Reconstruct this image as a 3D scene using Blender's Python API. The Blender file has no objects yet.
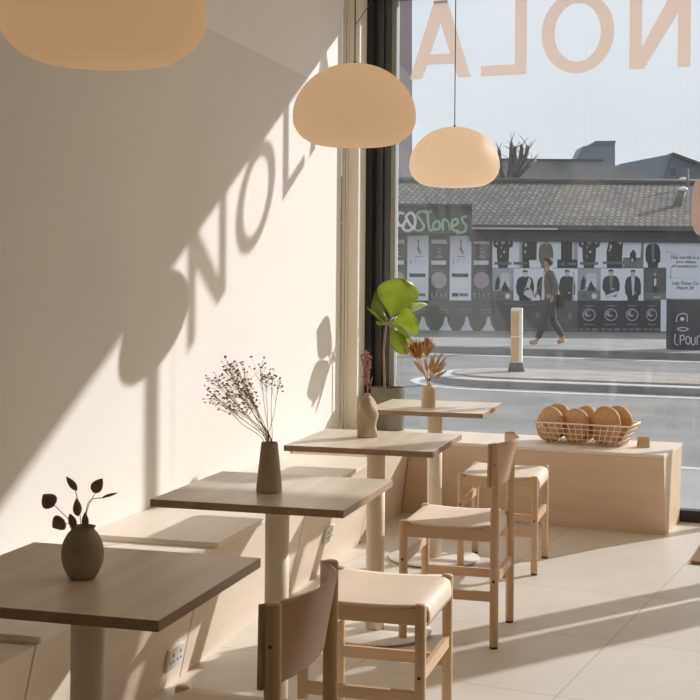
import bpy, bmesh, math, random
from math import sin, cos, pi, radians, sqrt, atan2, atan
from mathutils import Vector, Matrix
random.seed(7)
FILLW = 3.5  # energy of each added ceiling fill light
S = bpy.context.scene
COL = S.collection

# ------------------------------------------------------------------ camera numbers
F_PX, YAW, ROLL, HY, CX, CH = 1310.34, .2729, .008, 274.33, 2.1785, 1.3911
WY, WS = 7.896, -.0823                      # window plane  y = WY + WS*x
SUN = Vector((1, 1.25, .765)).normalized()  # towards the sun

# ------------------------------------------------------------------ materials
def mat(name):
    m = bpy.data.materials.new(name); m.use_nodes = True
    nt = m.node_tree; nt.nodes.clear()
    o = nt.nodes.new('ShaderNodeOutputMaterial'); b = nt.nodes.new('ShaderNodeBsdfPrincipled')
    nt.links.new(b.outputs[0], o.inputs[0])
    return m, nt, b, o
def N(nt, t, **kw):
    n = nt.nodes.new(t)
    for k, v in kw.items():
        if k.startswith('i_'): n.inputs[int(k[2:]) if k[2:].isdigit() else k[2:]].default_value = v
        else: setattr(n, k, v)
    return n
def c4(c): return (c[0], c[1], c[2], 1)
def noise_mat(name, c1, c2, scale=6, rough=.6, stretch=(1,1,1), bump=0, bscale=None, detail=4, lo=.35, hi=.65, spec=.5, metal=0, trans=0):
    m, nt, b, o = mat(name)
    tc = N(nt, 'ShaderNodeTexCoord'); mp = N(nt, 'ShaderNodeMapping'); mp.inputs['Scale'].default_value = stretch
    no = N(nt, 'ShaderNodeTexNoise'); no.inputs['Scale'].default_value = scale; no.inputs['Detail'].default_value = detail
    cr = N(nt, 'ShaderNodeValToRGB'); e = cr.color_ramp.elements
    e[0].position = lo; e[0].color = c4(c1); e[1].position = hi; e[1].color = c4(c2)
    L = nt.links.new
    L(tc.outputs['Object'], mp.inputs[0]); L(mp.outputs[0], no.inputs['Vector']); L(no.outputs[0], cr.inputs[0]); L(cr.outputs[0], b.inputs['Base Color'])
    b.inputs['Roughness'].default_value = rough; b.inputs['Specular IOR Level'].default_value = spec; b.inputs['Metallic'].default_value = metal
    if bump:
        n2 = N(nt, 'ShaderNodeTexNoise'); n2.inputs['Scale'].default_value = bscale or scale*4
        bp = N(nt, 'ShaderNodeBump'); bp.inputs['Strength'].default_value = bump; bp.inputs['Distance'].default_value = .01
        L(mp.outputs[0], n2.inputs['Vector']); L(n2.outputs[0], bp.inputs['Height']); L(bp.outputs[0], b.inputs['Normal'])
    if trans:
        tr = N(nt, 'ShaderNodeBsdfTranslucent'); mx = N(nt, 'ShaderNodeMixShader'); mx.inputs[0].default_value = trans
        L(cr.outputs[0], tr.inputs[0]); L(b.outputs[0], mx.inputs[1]); L(tr.outputs[0], mx.inputs[2]); L(mx.outputs[0], o.inputs[0])
    return m
def wood(name, c1, c2, axis='y', scale=3.0, rough=.45, spec=.4):
    st = {'x': (.35, 7, 7), 'y': (7, .35, 7), 'z': (7, 7, .35)}[axis]
    return noise_mat(name, c1, c2, scale, rough, st, bump=.04, bscale=9, detail=6, lo=.3, hi=.7, spec=spec)

OAK = wood('oak_table', (.71,.60,.475), (.84,.74,.615), 'y', 3, .30, .55)
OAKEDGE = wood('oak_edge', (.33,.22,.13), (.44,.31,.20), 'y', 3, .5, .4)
ASHX = wood('ash_x', (.60,.41,.235), (.70,.50,.31), 'x'); ASHY = wood('ash_y', (.60,.41,.235), (.70,.50,.31), 'y'); ASHZ = wood('ash_z', (.60,.41,.235), (.70,.50,.31), 'z')
BIRCH = wood('birch_ply', (.77,.66,.54), (.82,.715,.60), 'y', 2, .5, .3)
BIRCHX = wood('birch_ply_counter', (.74,.57,.385), (.79,.62,.435), 'x', 2, .5, .3)
BOARD = wood('seat_board_ply', (.80,.715,.62), (.85,.77,.68), 'y', 2, .45, .3)
LEATHER = noise_mat('natural_leather', (.77,.645,.53), (.82,.70,.585), 5, .55, bump=.05, bscale=120, spec=.4)
CREAMMETAL = noise_mat('cream_powder_coat', (.80,.70,.55), (.83,.73,.585), 8, .45)
WHITEMETAL = noise_mat('white_disc', (.80,.76,.70), (.84,.80,.74), 8, .4)
RUBBER = noise_mat('dark_rubber', (.03,.03,.03), (.05,.05,.05), 20, .7)
BOLT = noise_mat('blackened_bolt', (.03,.028,.025), (.05,.045,.04), 20, .4)
PLASTER = None
TRIM = noise_mat('painted_trim', (.86,.80,.69), (.88,.825,.72), 4, .5)
WHITEPAINT = noise_mat('white_paint', (.82,.80,.77), (.85,.83,.80), 3, .6)
BLACKFRAME = noise_mat('black_frame', (.012,.012,.013), (.02,.02,.022), 6, .35)
GREYFRAME = noise_mat('grey_frame', (.075,.075,.075), (.11,.11,.11), 6, .4, stretch=(3,3,.4))
GASKET = noise_mat('glazing_bead', (.30,.30,.265), (.36,.36,.32), 6, .4, stretch=(3,3,.4))
VASE_DARK = noise_mat('olive_ceramic', (.35,.275,.185), (.42,.335,.23), 12, .6, bump=.1, bscale=60)
VASE_TAUPE = noise_mat('taupe_ceramic', (.46,.355,.265), (.50,.395,.30), 10, .75, bump=.06, bscale=80)
VASE_SAND = noise_mat('sand_stoneware', (.48,.38,.28), (.60,.49,.37), 18, .85, bump=.35, bscale=40)
VASE_BEIGE = noise_mat('beige_ceramic', (.62,.48,.32), (.68,.53,.37), 10, .5)
POT = noise_mat('grey_planter', (.19,.17,.135), (.23,.205,.165), 12, .8, bump=.05)
SOIL = noise_mat('soil', (.03,.02,.012), (.07,.05,.03), 60, .95, bump=.5)
EUCA = noise_mat('dried_eucalyptus', (.34,.265,.18), (.43,.345,.24), 30, .7, trans=.45)
DRYSTEM = noise_mat('dry_stem', (.62,.49,.34), (.70,.57,.41), 30, .8, trans=.55)
DRYBLOOM = noise_mat('dry_bloom', (.72,.52,.33), (.84,.66,.47), 60, .85, trans=.6)
PALEBLOOM = noise_mat('pale_bloom', (.80,.72,.62), (.86,.79,.70), 60, .85, trans=.2)
PROTEA = noise_mat('protea_head', (.50,.23,.08), (.68,.38,.16), 40, .75, trans=.25)
STRAW = noise_mat('straw', (.62,.42,.22), (.72,.52,.30), 30, .75, trans=.25)
PINKDRY = noise_mat('pink_dried', (.60,.30,.28), (.74,.46,.43), 40, .75, trans=.3)
LEAF = noise_mat('fig_leaf', (.38,.46,.06), (.50,.56,.12), 9, .35, trans=.6, bump=.1, bscale=25)
FIGSTEM = noise_mat('fig_stem', (.30,.17,.10), (.38,.23,.15), 25, .7)
BREAD = noise_mat('bread_crust', (.45,.235,.10), (.66,.42,.215), 14, .75, bump=.3, bscale=45, lo=.3, hi=.72)
WIRE = noise_mat('brass_wire', (.84,.69,.52), (.90,.76,.59), 10, .4)
KRAFT = noise_mat('kraft_card', (.60,.46,.29), (.66,.52,.34), 20, .8)
MATBROWN = noise_mat('coir_mat', (.23,.12,.06), (.33,.19,.10), 90, .95, bump=.5, bscale=200)
CABLEW = noise_mat('painted_cable', (.62,.56,.46), (.66,.60,.50), 20, .6)
CORD = noise_mat('lamp_cord', (.10,.085,.065), (.13,.11,.09), 20, .6)
OUTLET = noise_mat('white_plastic', (.80,.79,.76), (.83,.82,.79), 8, .35)
DARKHOLE = noise_mat('socket_hole', (.03,.03,.03), (.05,.05,.05), 8, .5)

def wall_material():
    m, nt, b, o = mat('plaster_wall'); L = nt.links.new
    tc = N(nt, 'ShaderNodeTexCoord'); no = N(nt, 'ShaderNodeTexNoise'); no.inputs['Scale'].default_value = 1.3; no.inputs['Detail'].default_value = 5
    cr = N(nt, 'ShaderNodeValToRGB'); e = cr.color_ramp.elements
    e[0].position = .3; e[0].color = (.80,.772,.73,1); e[1].position = .7; e[1].color = (.825,.80,.76,1)
    cr2 = N(nt, 'ShaderNodeValToRGB'); e = cr2.color_ramp.elements     # colour above a level line is slightly pinker and paler
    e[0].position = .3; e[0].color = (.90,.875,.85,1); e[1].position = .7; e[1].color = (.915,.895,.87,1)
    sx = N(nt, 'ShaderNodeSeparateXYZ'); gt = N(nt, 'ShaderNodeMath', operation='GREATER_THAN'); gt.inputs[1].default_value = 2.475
    mx = N(nt, 'ShaderNodeMix', data_type='RGBA')
    n2 = N(nt, 'ShaderNodeTexNoise'); n2.inputs['Scale'].default_value = 140; bp = N(nt, 'ShaderNodeBump'); bp.inputs['Strength'].default_value = .05; bp.inputs['Distance'].default_value = .002
    L(tc.outputs['Object'], no.inputs['Vector']); L(no.outputs[0], cr.inputs[0]); L(no.outputs[0], cr2.inputs[0])
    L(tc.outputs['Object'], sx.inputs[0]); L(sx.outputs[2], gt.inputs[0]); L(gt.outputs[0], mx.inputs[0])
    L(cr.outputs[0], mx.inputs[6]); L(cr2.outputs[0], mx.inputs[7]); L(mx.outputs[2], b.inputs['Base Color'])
    L(tc.outputs['Object'], n2.inputs['Vector']); L(n2.outputs[0], bp.inputs['Height']); L(bp.outputs[0], b.inputs['Normal'])
    b.inputs['Roughness'].default_value = .85; b.inputs['Specular IOR Level'].default_value = .2
    return m
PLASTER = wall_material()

def floor_material():
    m, nt, b, o = mat('large_stone_tile'); L = nt.links.new
    tc = N(nt, 'ShaderNodeTexCoord'); mp = N(nt, 'ShaderNodeMapping'); mp.inputs['Rotation'].default_value = (0, 0, .165)
    sx = N(nt, 'ShaderNodeSeparateXYZ'); L(tc.outputs['Object'], mp.inputs[0]); L(mp.outputs[0], sx.inputs[0])
    outs = []
    for k, off in ((0, .938), (1, 5.32)):
        a = N(nt, 'ShaderNodeMath', operation='SUBTRACT'); a.inputs[1].default_value = off-.0022-.74*20; L(sx.outputs[k], a.inputs[0])
        d = N(nt, 'ShaderNodeMath', operation='MODULO'); d.inputs[1].default_value = .74; L(a.outputs[0], d.inputs[0])
        l = N(nt, 'ShaderNodeMath', operation='LESS_THAN'); l.inputs[1].default_value = .0045; L(d.outputs[0], l.inputs[0]); outs.append(l)
    mxm = N(nt, 'ShaderNodeMath', operation='MAXIMUM'); L(outs[0].outputs[0], mxm.inputs[0]); L(outs[1].outputs[0], mxm.inputs[1])
    no = N(nt, 'ShaderNodeTexNoise'); no.inputs['Scale'].default_value = 2.2; no.inputs['Detail'].default_value = 7; L(tc.outputs['Object'], no.inputs['Vector'])
    cr = N(nt, 'ShaderNodeValToRGB'); e = cr.color_ramp.elements
    e[0].position = .3; e[0].color = (.64,.60,.55,1); e[1].position = .7; e[1].color = (.72,.68,.63,1); L(no.outputs[0], cr.inputs[0])
    mx = N(nt, 'ShaderNodeMix', data_type='RGBA'); L(mxm.outputs[0], mx.inputs[0]); L(cr.outputs[0], mx.inputs[6]); mx.inputs[7].default_value = (.45,.40,.34,1)
    L(mx.outputs[2], b.inputs['Base Color']); b.inputs['Roughness'].default_value = .42; b.inputs['Specular IOR Level'].default_value = .45
    return m
FLOOR = floor_material()

def glass_material():
    m, nt, b, o = mat('dusty_shop_glass'); nt.nodes.remove(b); L = nt.links.new
    tr = N(nt, 'ShaderNodeBsdfTransparent'); tr.inputs[0].default_value = (.985,.99,.99,1)
    gl = N(nt, 'ShaderNodeBsdfGlossy'); gl.inputs['Roughness'].default_value = .0; gl.inputs[0].default_value = (1,1,1,1)
    fr = N(nt, 'ShaderNodeFresnel'); fr.inputs[0].default_value = 1.45
    du = N(nt, 'ShaderNodeBsdfTranslucent'); du.inputs[0].default_value = (.9,.93,.96,1)
    tc = N(nt, 'ShaderNodeTexCoord'); no = N(nt, 'ShaderNodeTexNoise'); no.inputs['Scale'].default_value = 1.4; no.inputs['Detail'].default_value = 6
    mr = N(nt, 'ShaderNodeMapRange'); mr.inputs['From Min'].default_value = .3; mr.inputs['From Max'].default_value = .7
    mr.inputs['To Min'].default_value = .007; mr.inputs['To Max'].default_value = .014
    m1 = N(nt, 'ShaderNodeMixShader'); m2 = N(nt, 'ShaderNodeMixShader')
    L(tc.outputs['Object'], no.inputs['Vector']); L(no.outputs[0], mr.inputs[0]); L(mr.outputs[0], m1.inputs[0])
    L(tr.outputs[0], m1.inputs[1]); L(du.outputs[0], m1.inputs[2])
    L(fr.outputs[0], m2.inputs[0]); L(m1.outputs[0], m2.inputs[1]); L(gl.outputs[0], m2.inputs[2]); L(m2.outputs[0], o.inputs[0])
    return m
GLASS = glass_material()

def vinyl_material():
    m, nt, b, o = mat('pink_frosted_vinyl'); L = nt.links.new
    b.inputs['Base Color'].default_value = (.68,.47,.37,1); b.inputs['Roughness'].default_value = .6
    no = N(nt, 'ShaderNodeTexNoise'); no.inputs['Scale'].default_value = 3
    cr = N(nt, 'ShaderNodeValToRGB'); cr.color_ramp.elements[0].color = (.80,.715,.665,1); cr.color_ramp.elements[1].color = (.82,.735,.685,1)
    L(no.outputs[0], cr.inputs[0]); L(cr.outputs[0], b.inputs['Base Color'])
    tl = N(nt, 'ShaderNodeBsdfTranslucent'); L(cr.outputs[0], tl.inputs[0])
    tr = N(nt, 'ShaderNodeBsdfTransparent'); tr.inputs[0].default_value = (1,.93,.88,1)
    m1 = N(nt, 'ShaderNodeMixShader'); m1.inputs[0].default_value = .55; m2 = N(nt, 'ShaderNodeMixShader'); m2.inputs[0].default_value = .30
    L(b.outputs[0], m1.inputs[1]); L(tl.outputs[0], m1.inputs[2]); L(m1.outputs[0], m2.inputs[1]); L(tr.outputs[0], m2.inputs[2]); L(m2.outputs[0], o.inputs[0])
    return m
VINYL = vinyl_material()

def lamp_material():
    m, nt, b, o = mat('lit_opal_shade'); L = nt.links.new
    no = N(nt, 'ShaderNodeTexNoise'); no.inputs['Scale'].default_value = 4
    cr = N(nt, 'ShaderNodeValToRGB'); cr.color_ramp.elements[0].color = (.90,.83,.74,1); cr.color_ramp.elements[1].color = (.92,.85,.76,1)
    L(no.outputs[0], cr.inputs[0]); L(cr.outputs[0], b.inputs['Base Color'])
    b.inputs['Roughness'].default_value = .5; b.inputs['Specular IOR Level'].default_value = .3
    b.inputs['Emission Color'].default_value = (1,.56,.25,1); b.inputs['Emission Strength'].default_value = .42
    tl = N(nt, 'ShaderNodeBsdfTranslucent'); L(cr.outputs[0], tl.inputs[0]); m1 = N(nt, 'ShaderNodeMixShader'); m1.inputs[0].default_value = .76
    L(b.outputs[0], m1.inputs[1]); L(tl.outputs[0], m1.inputs[2]); L(m1.outputs[0], o.inputs[0])
    return m
OPAL = lamp_material()

# outside
ASPHALT = noise_mat('asphalt', (.15,.146,.138), (.21,.205,.195), 1.2, .6, detail=8, bump=.1, bscale=60)
PAVE = noise_mat('paving', (.22,.215,.205), (.29,.283,.27), 1.5, .8, detail=8)
KERB = noise_mat('kerb_stone', (.16,.155,.15), (.22,.215,.21), 3, .8)
KERBTOP = noise_mat('kerb_top', (.42,.41,.39), (.50,.49,.47), 3, .8)
ROADLINE = noise_mat('road_paint', (.46,.45,.43), (.58,.57,.54), 4, .7)
ISLAND = noise_mat('island_paving', (.26,.225,.20), (.36,.32,.285), 2.5, .9, detail=8)
HOARD = noise_mat('weathered_hoarding', (.085,.083,.077), (.125,.122,.115), 1.2, .8, detail=7)
FASCIA = noise_mat('dark_fascia', (.04,.047,.043), (.06,.068,.062), 1.5, .7)
GUTTER = noise_mat('gutter', (.05,.05,.05), (.08,.08,.08), 5, .6)
def tile_roof():
    m, nt, b, o = mat('old_roof_tiles'); L = nt.links.new
    tc = N(nt, 'ShaderNodeTexCoord')
    br = N(nt, 'ShaderNodeTexBrick'); br.inputs['Scale'].default_value = 1.0
    br.inputs['Brick Width'].default_value = .15; br.inputs['Row Height'].default_value = .29; br.inputs['Mortar Size'].default_value = .03; br.inputs['Mortar Smooth'].default_value = .2
    br.inputs['Color1'].default_value = (.10,.094,.085,1); br.inputs['Color2'].default_value = (.22,.205,.18,1); br.inputs['Mortar'].default_value = (.035,.033,.03,1)
    no = N(nt, 'ShaderNodeTexNoise'); no.inputs['Scale'].default_value = .7; no.inputs['Detail'].default_value = 6
    mx = N(nt, 'ShaderNodeMix', data_type='RGBA', blend_type='MULTIPLY'); mx.inputs[0].default_value = .6
    cr = N(nt, 'ShaderNodeValToRGB'); cr.color_ramp.elements[0].position = .35; cr.color_ramp.elements[1].position = .65
    cr.color_ramp.elements[0].color = (.45,.45,.42,1); cr.color_ramp.elements[1].color = (1,1,.97,1)
    L(tc.outputs['UV'], br.inputs['Vector']); L(tc.outputs['Object'], no.inputs['Vector']); L(no.outputs[0], cr.inputs[0])
    L(br.outputs[0], mx.inputs[6]); L(cr.outputs[0], mx.inputs[7]); L(mx.outputs[2], b.inputs['Base Color']); b.inputs['Roughness'].default_value = .8
    return m
TILES = tile_roof()
SHEETROOF = noise_mat('grey_sheet_roof', (.13,.135,.135), (.27,.275,.27), .5, .7, detail=8)
SLATEWALL = noise_mat('slate_clad_wall', (.10,.125,.145), (.125,.15,.17), .6, .7)
SLATEROOF = noise_mat('blue_grey_roof', (.17,.21,.245), (.20,.24,.275), .6, .6)
TEALBOX = noise_mat('teal_cladding', (.12,.165,.19), (.16,.205,.23), .7, .6)
MAUVE = noise_mat('mauve_brick', (.30,.235,.245), (.34,.265,.275), 3, .8)
MAUVEPALE = noise_mat('pale_band', (.40,.35,.34), (.44,.39,.38), 3, .8)
PANEGLASS = noise_mat('dark_window', (.03,.035,.04), (.05,.055,.06), 3, .2)
PIPE = noise_mat('flue_pipe', (.13,.11,.095), (.18,.155,.135), 8, .7)
PIPETOP = noise_mat('flue_cap', (.72,.72,.73), (.80,.80,.81), 8, .6)
REDPOLE = noise_mat('red_pole', (.22,.10,.10), (.27,.13,.13), 8, .7)
BARK = noise_mat('bark', (.07,.062,.055), (.11,.10,.09), 12, .9)
PAPER = noise_mat('poster_paper', (.72,.74,.80), (.80,.82,.87), 1.5, .8)
PAPERGREY = noise_mat('poster_grey', (.30,.32,.37), (.45,.47,.52), 1.2, .8)
INK = noise_mat('poster_ink', (.025,.025,.028), (.05,.05,.052), 2, .8)
INKGREY = noise_mat('poster_midtone', (.15,.15,.15), (.22,.22,.22), 2, .8)
INKOLIVE = noise_mat('poster_olive', (.12,.12,.095), (.17,.17,.14), 2, .8)
CHARCOAL = noise_mat('poster_charcoal', (.085,.085,.085), (.115,.115,.115), 2, .8)
MAUVEDOT = noise_mat('poster_mauve', (.36,.32,.35), (.42,.38,.41), 2, .8)
SKINTONE = noise_mat('poster_skin', (.40,.38,.37), (.50,.48,.47), 2, .8)
CABBLACK = noise_mat('cabinet_black', (.022,.022,.024), (.04,.04,.042), 3, .6)
SPRAYW = noise_mat('white_spray', (.55,.56,.60), (.68,.69,.73), 3, .8)
SPRAYG = noise_mat('green_spray', (.27,.38,.26), (.34,.46,.33), 3, .8)
BOLLARDTAN = noise_mat('bollard_tan', (.60,.36,.14), (.68,.44,.19), 3, .6)
BOLLARDW = noise_mat('bollard_white', (.75,.72,.66), (.80,.77,.71), 3, .6)
BOLLARDK = noise_mat('bollard_dark', (.05,.05,.05), (.08,.08,.08), 3, .6)
PSKIN = noise_mat('skin', (.35,.20,.13), (.40,.24,.16), 5, .6)
PHAIR = noise_mat('dark_hair', (.02,.016,.012), (.035,.028,.022), 30, .7)
PJACK = noise_mat('olive_jacket', (.085,.085,.07), (.12,.12,.10), 6, .85)
PTROU = noise_mat('charcoal_trousers', (.045,.047,.047), (.065,.067,.067), 6, .85)
PSHIRT = noise_mat('white_shirt', (.62,.60,.57), (.70,.68,.65), 6, .85)
PSHOE = noise_mat('tan_shoe', (.42,.22,.09), (.50,.28,.13), 8, .6)
PINKDECAL = noise_mat('pink_enamel', (.80,.66,.69), (.86,.72,.75), 4, .5)

# ------------------------------------------------------------------ mesh helpers
class MB:
    def __init__(s): s.bm = bmesh.new(); s.mi = 0
    def _tag(s, f):
        for q in f: q.material_index = s.mi
    def box(s, c, d, bev=0, rotz=0, M=None):
        b = bmesh.new(); bmesh.ops.create_cube(b, size=1)
        bmesh.ops.scale(b, vec=d, verts=b.verts)
        if bev: bmesh.ops.bevel(b, geom=list(b.edges), offset=bev, segments=2, affect='EDGES', profile=.7)
        T = Matrix.Translation(c) @ Matrix.Rotation(rotz, 4, 'Z')
        if M is not None: T = Matrix.Translation(c) @ M
        b.transform(T); s.merge(b); return s
    def merge(s, b):
        vm = {}
        for v in b.verts: vm[v] = s.bm.verts.new(v.co)
        for f in b.faces:
            try:
                nf = s.bm.faces.new([vm[v] for v in f.verts]); nf.material_index = s.mi; nf.smooth = f.smooth
            except ValueError: pass
        b.free()
    def lathe(s, prof, seg=32, c=(0,0,0), wob=None):
        rings = []
        for r, z in prof:
            if r < 1e-6: rings.append([s.bm.verts.new((c[0], c[1], c[2]+z))])
            else:
                rg = []
                for k in range(seg):
                    a = 2*pi*k/seg; q = r*(wob(a, z) if wob else 1)
                    rg.append(s.bm.verts.new((c[0]+q*cos(a), c[1]+q*sin(a), c[2]+z)))
                rings.append(rg)
        for A, B in zip(rings, rings[1:]):
            for k in range(seg):
                k2 = (k+1) % seg
                if len(A) == 1 and len(B) == 1: continue
                if len(A) == 1: f = [A[0], B[k2], B[k]]
                elif len(B) == 1: f = [A[k], A[k2], B[0]]
                else: f = [A[k], A[k2], B[k2], B[k]]
                q = s.bm.faces.new(f); q.smooth = True; q.material_index = s.mi
        return s
    def tube(s, pts, r, seg=8, cap=True):
        pts = [Vector(p) for p in pts]; n = len(pts)
        rs = r if isinstance(r, (list, tuple)) else [r]*n
        prev = None; rings = []
        for i, p in enumerate(pts):
            t = (pts[min(i+1, n-1)] - pts[max(i-1, 0)]).normalized()
            if prev is None:
                a = Vector((0,0,1)) if abs(t.z) < .9 else Vector((1,0,0)); u = t.cross(a).normalized()
            else: u = (prev - t*prev.dot(t)).normalized()
            prev = u; v = t.cross(u)
            rings.append([s.bm.verts.new(p + (u*cos(2*pi*k/seg) + v*sin(2*pi*k/seg))*rs[i]) for k in range(seg)])
        for A, B in zip(rings, rings[1:]):
            for k in range(seg):
                q = s.bm.faces.new([A[k], A[(k+1)%seg], B[(k+1)%seg], B[k]]); q.smooth = True; q.material_index = s.mi
        if cap:
            for R in (rings[0][::-1], rings[-1]): q = s.bm.faces.new(R); q.material_index = s.mi
        return s
    def hull2(s, bot, top):
        """loft between two polygons with the same number of 3-D points"""
        A = [s.bm.verts.new(p) for p in bot]; B = [s.bm.verts.new(p) for p in top]; n = len(A)
        fs = [s.bm.faces.new(A[::-1]), s.bm.faces.new(B)]
        for k in range(n): fs.append(s.bm.faces.new([A[k], A[(k+1)%n], B[(k+1)%n], B[k]]))
        s._tag(fs); return s
    def slab(s, poly, y0, y1):
        """polygon in the local x-z plane given depth along y"""
        return s.hull2([(x, y1, z) for x, z in poly], [(x, y0, z) for x, z in poly])
    def plan(s, poly, z0, z1): return s.hull2([(x, y, z0) for x, y in poly], [(x, y, z1) for x, y in poly])
    def ball(s, c, r, sub=1, sc=(1,1,1)):
        b = bmesh.new(); bmesh.ops.create_icosphere(b, subdivisions=sub, radius=r)
        for f in b.faces: f.smooth = True
        b.transform(Matrix.Translation(c) @ Matrix.Diagonal((*sc, 1))); s.merge(b); return s
    def build(s, name, mats, parent=None, bevel=0):
        bmesh.ops.recalc_face_normals(s.bm, faces=list(s.bm.faces))
        if bevel:
            ed = [e for e in s.bm.edges if len(e.link_faces) == 2 and e.calc_face_angle(0) > .5]
            bmesh.ops.bevel(s.bm, geom=ed, offset=bevel, segments=2, affect='EDGES', profile=.7)
        me = bpy.data.meshes.new(name); s.bm.to_mesh(me); s.bm.free()
        for m in (mats if isinstance(mats, (list, tuple)) else [mats]): me.materials.append(m)
        o = bpy.data.objects.new(name, me); COL.objects.link(o)
        if parent: o.parent = parent
        return o
def tag(o, label=None, cat=None, group=None, kind=None):
    for k, v in (('label', label), ('category', cat), ('group', group), ('kind', kind)):
        if v: o[k] = v
    return o
def thing(name, label, cat, loc=(0,0,0), rotz=0, group=None):
    o = bpy.data.objects.new(name, None); o.empty_display_size = .05; COL.objects.link(o)
    o.location = loc; o.rotation_euler = (0, 0, rotz)
    return tag(o, label, cat, group)
def solo(mb, name, mats, label, cat, loc=(0,0,0), rotz=0, group=None, bevel=0):
    o = mb.build(name, mats, None, bevel); o.location = loc; o.rotation_euler = (0, 0, rotz)
    return tag(o, label, cat, group)
def struct(mb, name, mats, loc=(0,0,0), rotz=0, parent=None):
    o = mb.build(name, mats, parent); o.location = loc; o.rotation_euler = (0,0,rotz)
    if not parent: o['kind'] = 'structure'
    return o
def copy_tree(o, parent=None):
    c = o.copy(); COL.objects.link(c)
    if parent: c.parent = parent
    for ch in list(o.children): copy_tree(ch, c)
    return c
def catmull(P, n=8):
    P = [Vector(p) for p in P]; out = []
    for i in range(len(P)-1):
        p0, p1, p2, p3 = P[max(i-1,0)], P[i], P[i+1], P[min(i+2, len(P)-1)]
        for k in range(n):
            t = k/n
            out.append(.5*((2*p1) + (p2-p0)*t + (2*p0-5*p1+4*p2-p3)*t*t + (3*p1-p0-3*p2+p3)*t**3))
    out.append(P[-1]); return out

# ------------------------------------------------------------------ room shell
ZC, ZH = 3.45, 3.12
struct(MB().box((2.55, 2.45, -.05), (5.5, 10.86, .1)), 'floor', FLOOR)
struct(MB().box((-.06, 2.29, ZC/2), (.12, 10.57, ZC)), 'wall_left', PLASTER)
struct(MB().box((5.36, 2.29, ZC/2), (.12, 10.58, ZC)), 'wall_right', WHITEPAINT)
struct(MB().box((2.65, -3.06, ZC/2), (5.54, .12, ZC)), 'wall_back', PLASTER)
struct(MB().box((2.65, 2.45, ZC+.06), (5.54, 11.1, .12)), 'ceiling', WHITEPAINT)
WROT = atan(WS)
LW = lambda x: x/cos(WROT)                 # world x -> along-window x
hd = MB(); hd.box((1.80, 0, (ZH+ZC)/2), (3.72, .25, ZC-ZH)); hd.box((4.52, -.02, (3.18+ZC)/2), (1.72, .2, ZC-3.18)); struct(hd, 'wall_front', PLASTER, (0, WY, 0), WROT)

# window 1: frame parts around the big pane
w1 = bpy.data.objects.new('window_1', None); COL.objects.link(w1); w1.location = (0, WY, 0); w1.rotation_euler = (0,0,WROT); w1['kind'] = 'structure'
m = MB(); m.box((LW(.122), -.05, ZH/2), (.054, .14, ZH), .004); m.build('outer_stile', BLACKFRAME, w1)
m = MB(); m.box((LW(.17), -.005, ZH/2), (.044, .07, ZH), .004); m.box((LW(.199), .012, ZH/2), (.016, .06, ZH), .002); m.box((LW(.223), -.002, ZH/2), (.034, .07, ZH), .004); m.build('inner_stile', GREYFRAME, w1)
m = MB(); m.box((LW(.257), -.008, ZH/2), (.032, .05, ZH), .003); m.build('glazing_bead', GASKET, w1)
m = MB(); m.box((LW(1.24), -.01, .034), (2.05, .09, .066), .004); m.build('bottom_rail', BLACKFRAME, w1)
m = MB(); m.box((LW(1.24), 0, ZH-.015), (2.05, .08, .03), .004); m.build('top_rail', BLACKFRAME, w1)
m = MB(); m.box((LW(1.262), .012, ZH/2+.02), (1.98, .008, ZH-.1)); m.build('glass_pane', GLASS, w1, )
# mullion and the next bays of the shopfront, right of the frame
m = MB(); m.box((LW(2.285), -.005, ZH/2), (.06, .07, ZH), .004); struct(m, 'trim_1', BLACKFRAME, (0, WY, 0), WROT)
w2 = bpy.data.objects.new('window_2', None); COL.objects.link(w2); w2.location = (0, WY, 0); w2.rotation_euler = (0,0,WROT); w2['kind'] = 'structure'
m = MB(); m.box((LW(2.81), .012, ZH/2+.02), (.98, .008, ZH-.1)); m.build('glass_pane', GLASS, w2)
m = MB(); m.box((LW(2.81), -.01, .034), (.98, .09, .066), .004); m.build('bottom_rail', BLACKFRAME, w2)
d1 = bpy.data.objects.new('door_1', None); COL.objects.link(d1); d1.location = (0, WY, 0); d1.rotation_euler = (0,0,WROT); d1['kind'] = 'structure'
m = MB(); m.box((LW(3.385), -.005, ZH/2), (.15, .09, ZH), .004); m.build('jamb', BLACKFRAME, d1)
m = MB(); m.box((LW(3.69), .0, 3.09/2), (.31, .05, 3.09), .004); m.build('stile', BLACKFRAME, d1)
m = MB(); m.box((LW(4.35), .01, 3.16/2), (1.0, .008, 3.16-.02)); m.build('glass_pane', GLASS, d1)
m = MB(); m.box((LW(4.93), 0, 3.18/2), (.16, .05, 3.18), .004); m.build('stile', BLACKFRAME, d1)
# corner casing between the left wall and the window
m = MB(); m.box((.0515, 7.735, ZC/2), (.099, .27, ZC), .003); struct(m, 'trim_2', TRIM)
m = MB(); m.box((.011, 7.588, ZC/2), (.020, .018, ZC), .004); m.box((.030, 7.592, ZC/2), (.012, .012, ZC), .003); struct(m, 'trim_3', TRIM)
# thin cable clipped to the corner
m = MB(); m.tube([(.006, 7.571, .5), (.006, 7.571, 1.4), (.0075, 7.571, 2.2), (.006, 7.571, 3.3)], .0028, 6)
o = m.build('wall_cable', CABLEW); tag(o, 'thin cable running up the corner of the left wall beside the window', 'cable'); 
cab = o
for z in (1.7, 2.35, 2.97):
    q = MB().box((.007, 7.571, z), (.012, .012, .014), .002).build('clip', TRIM, cab)

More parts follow.
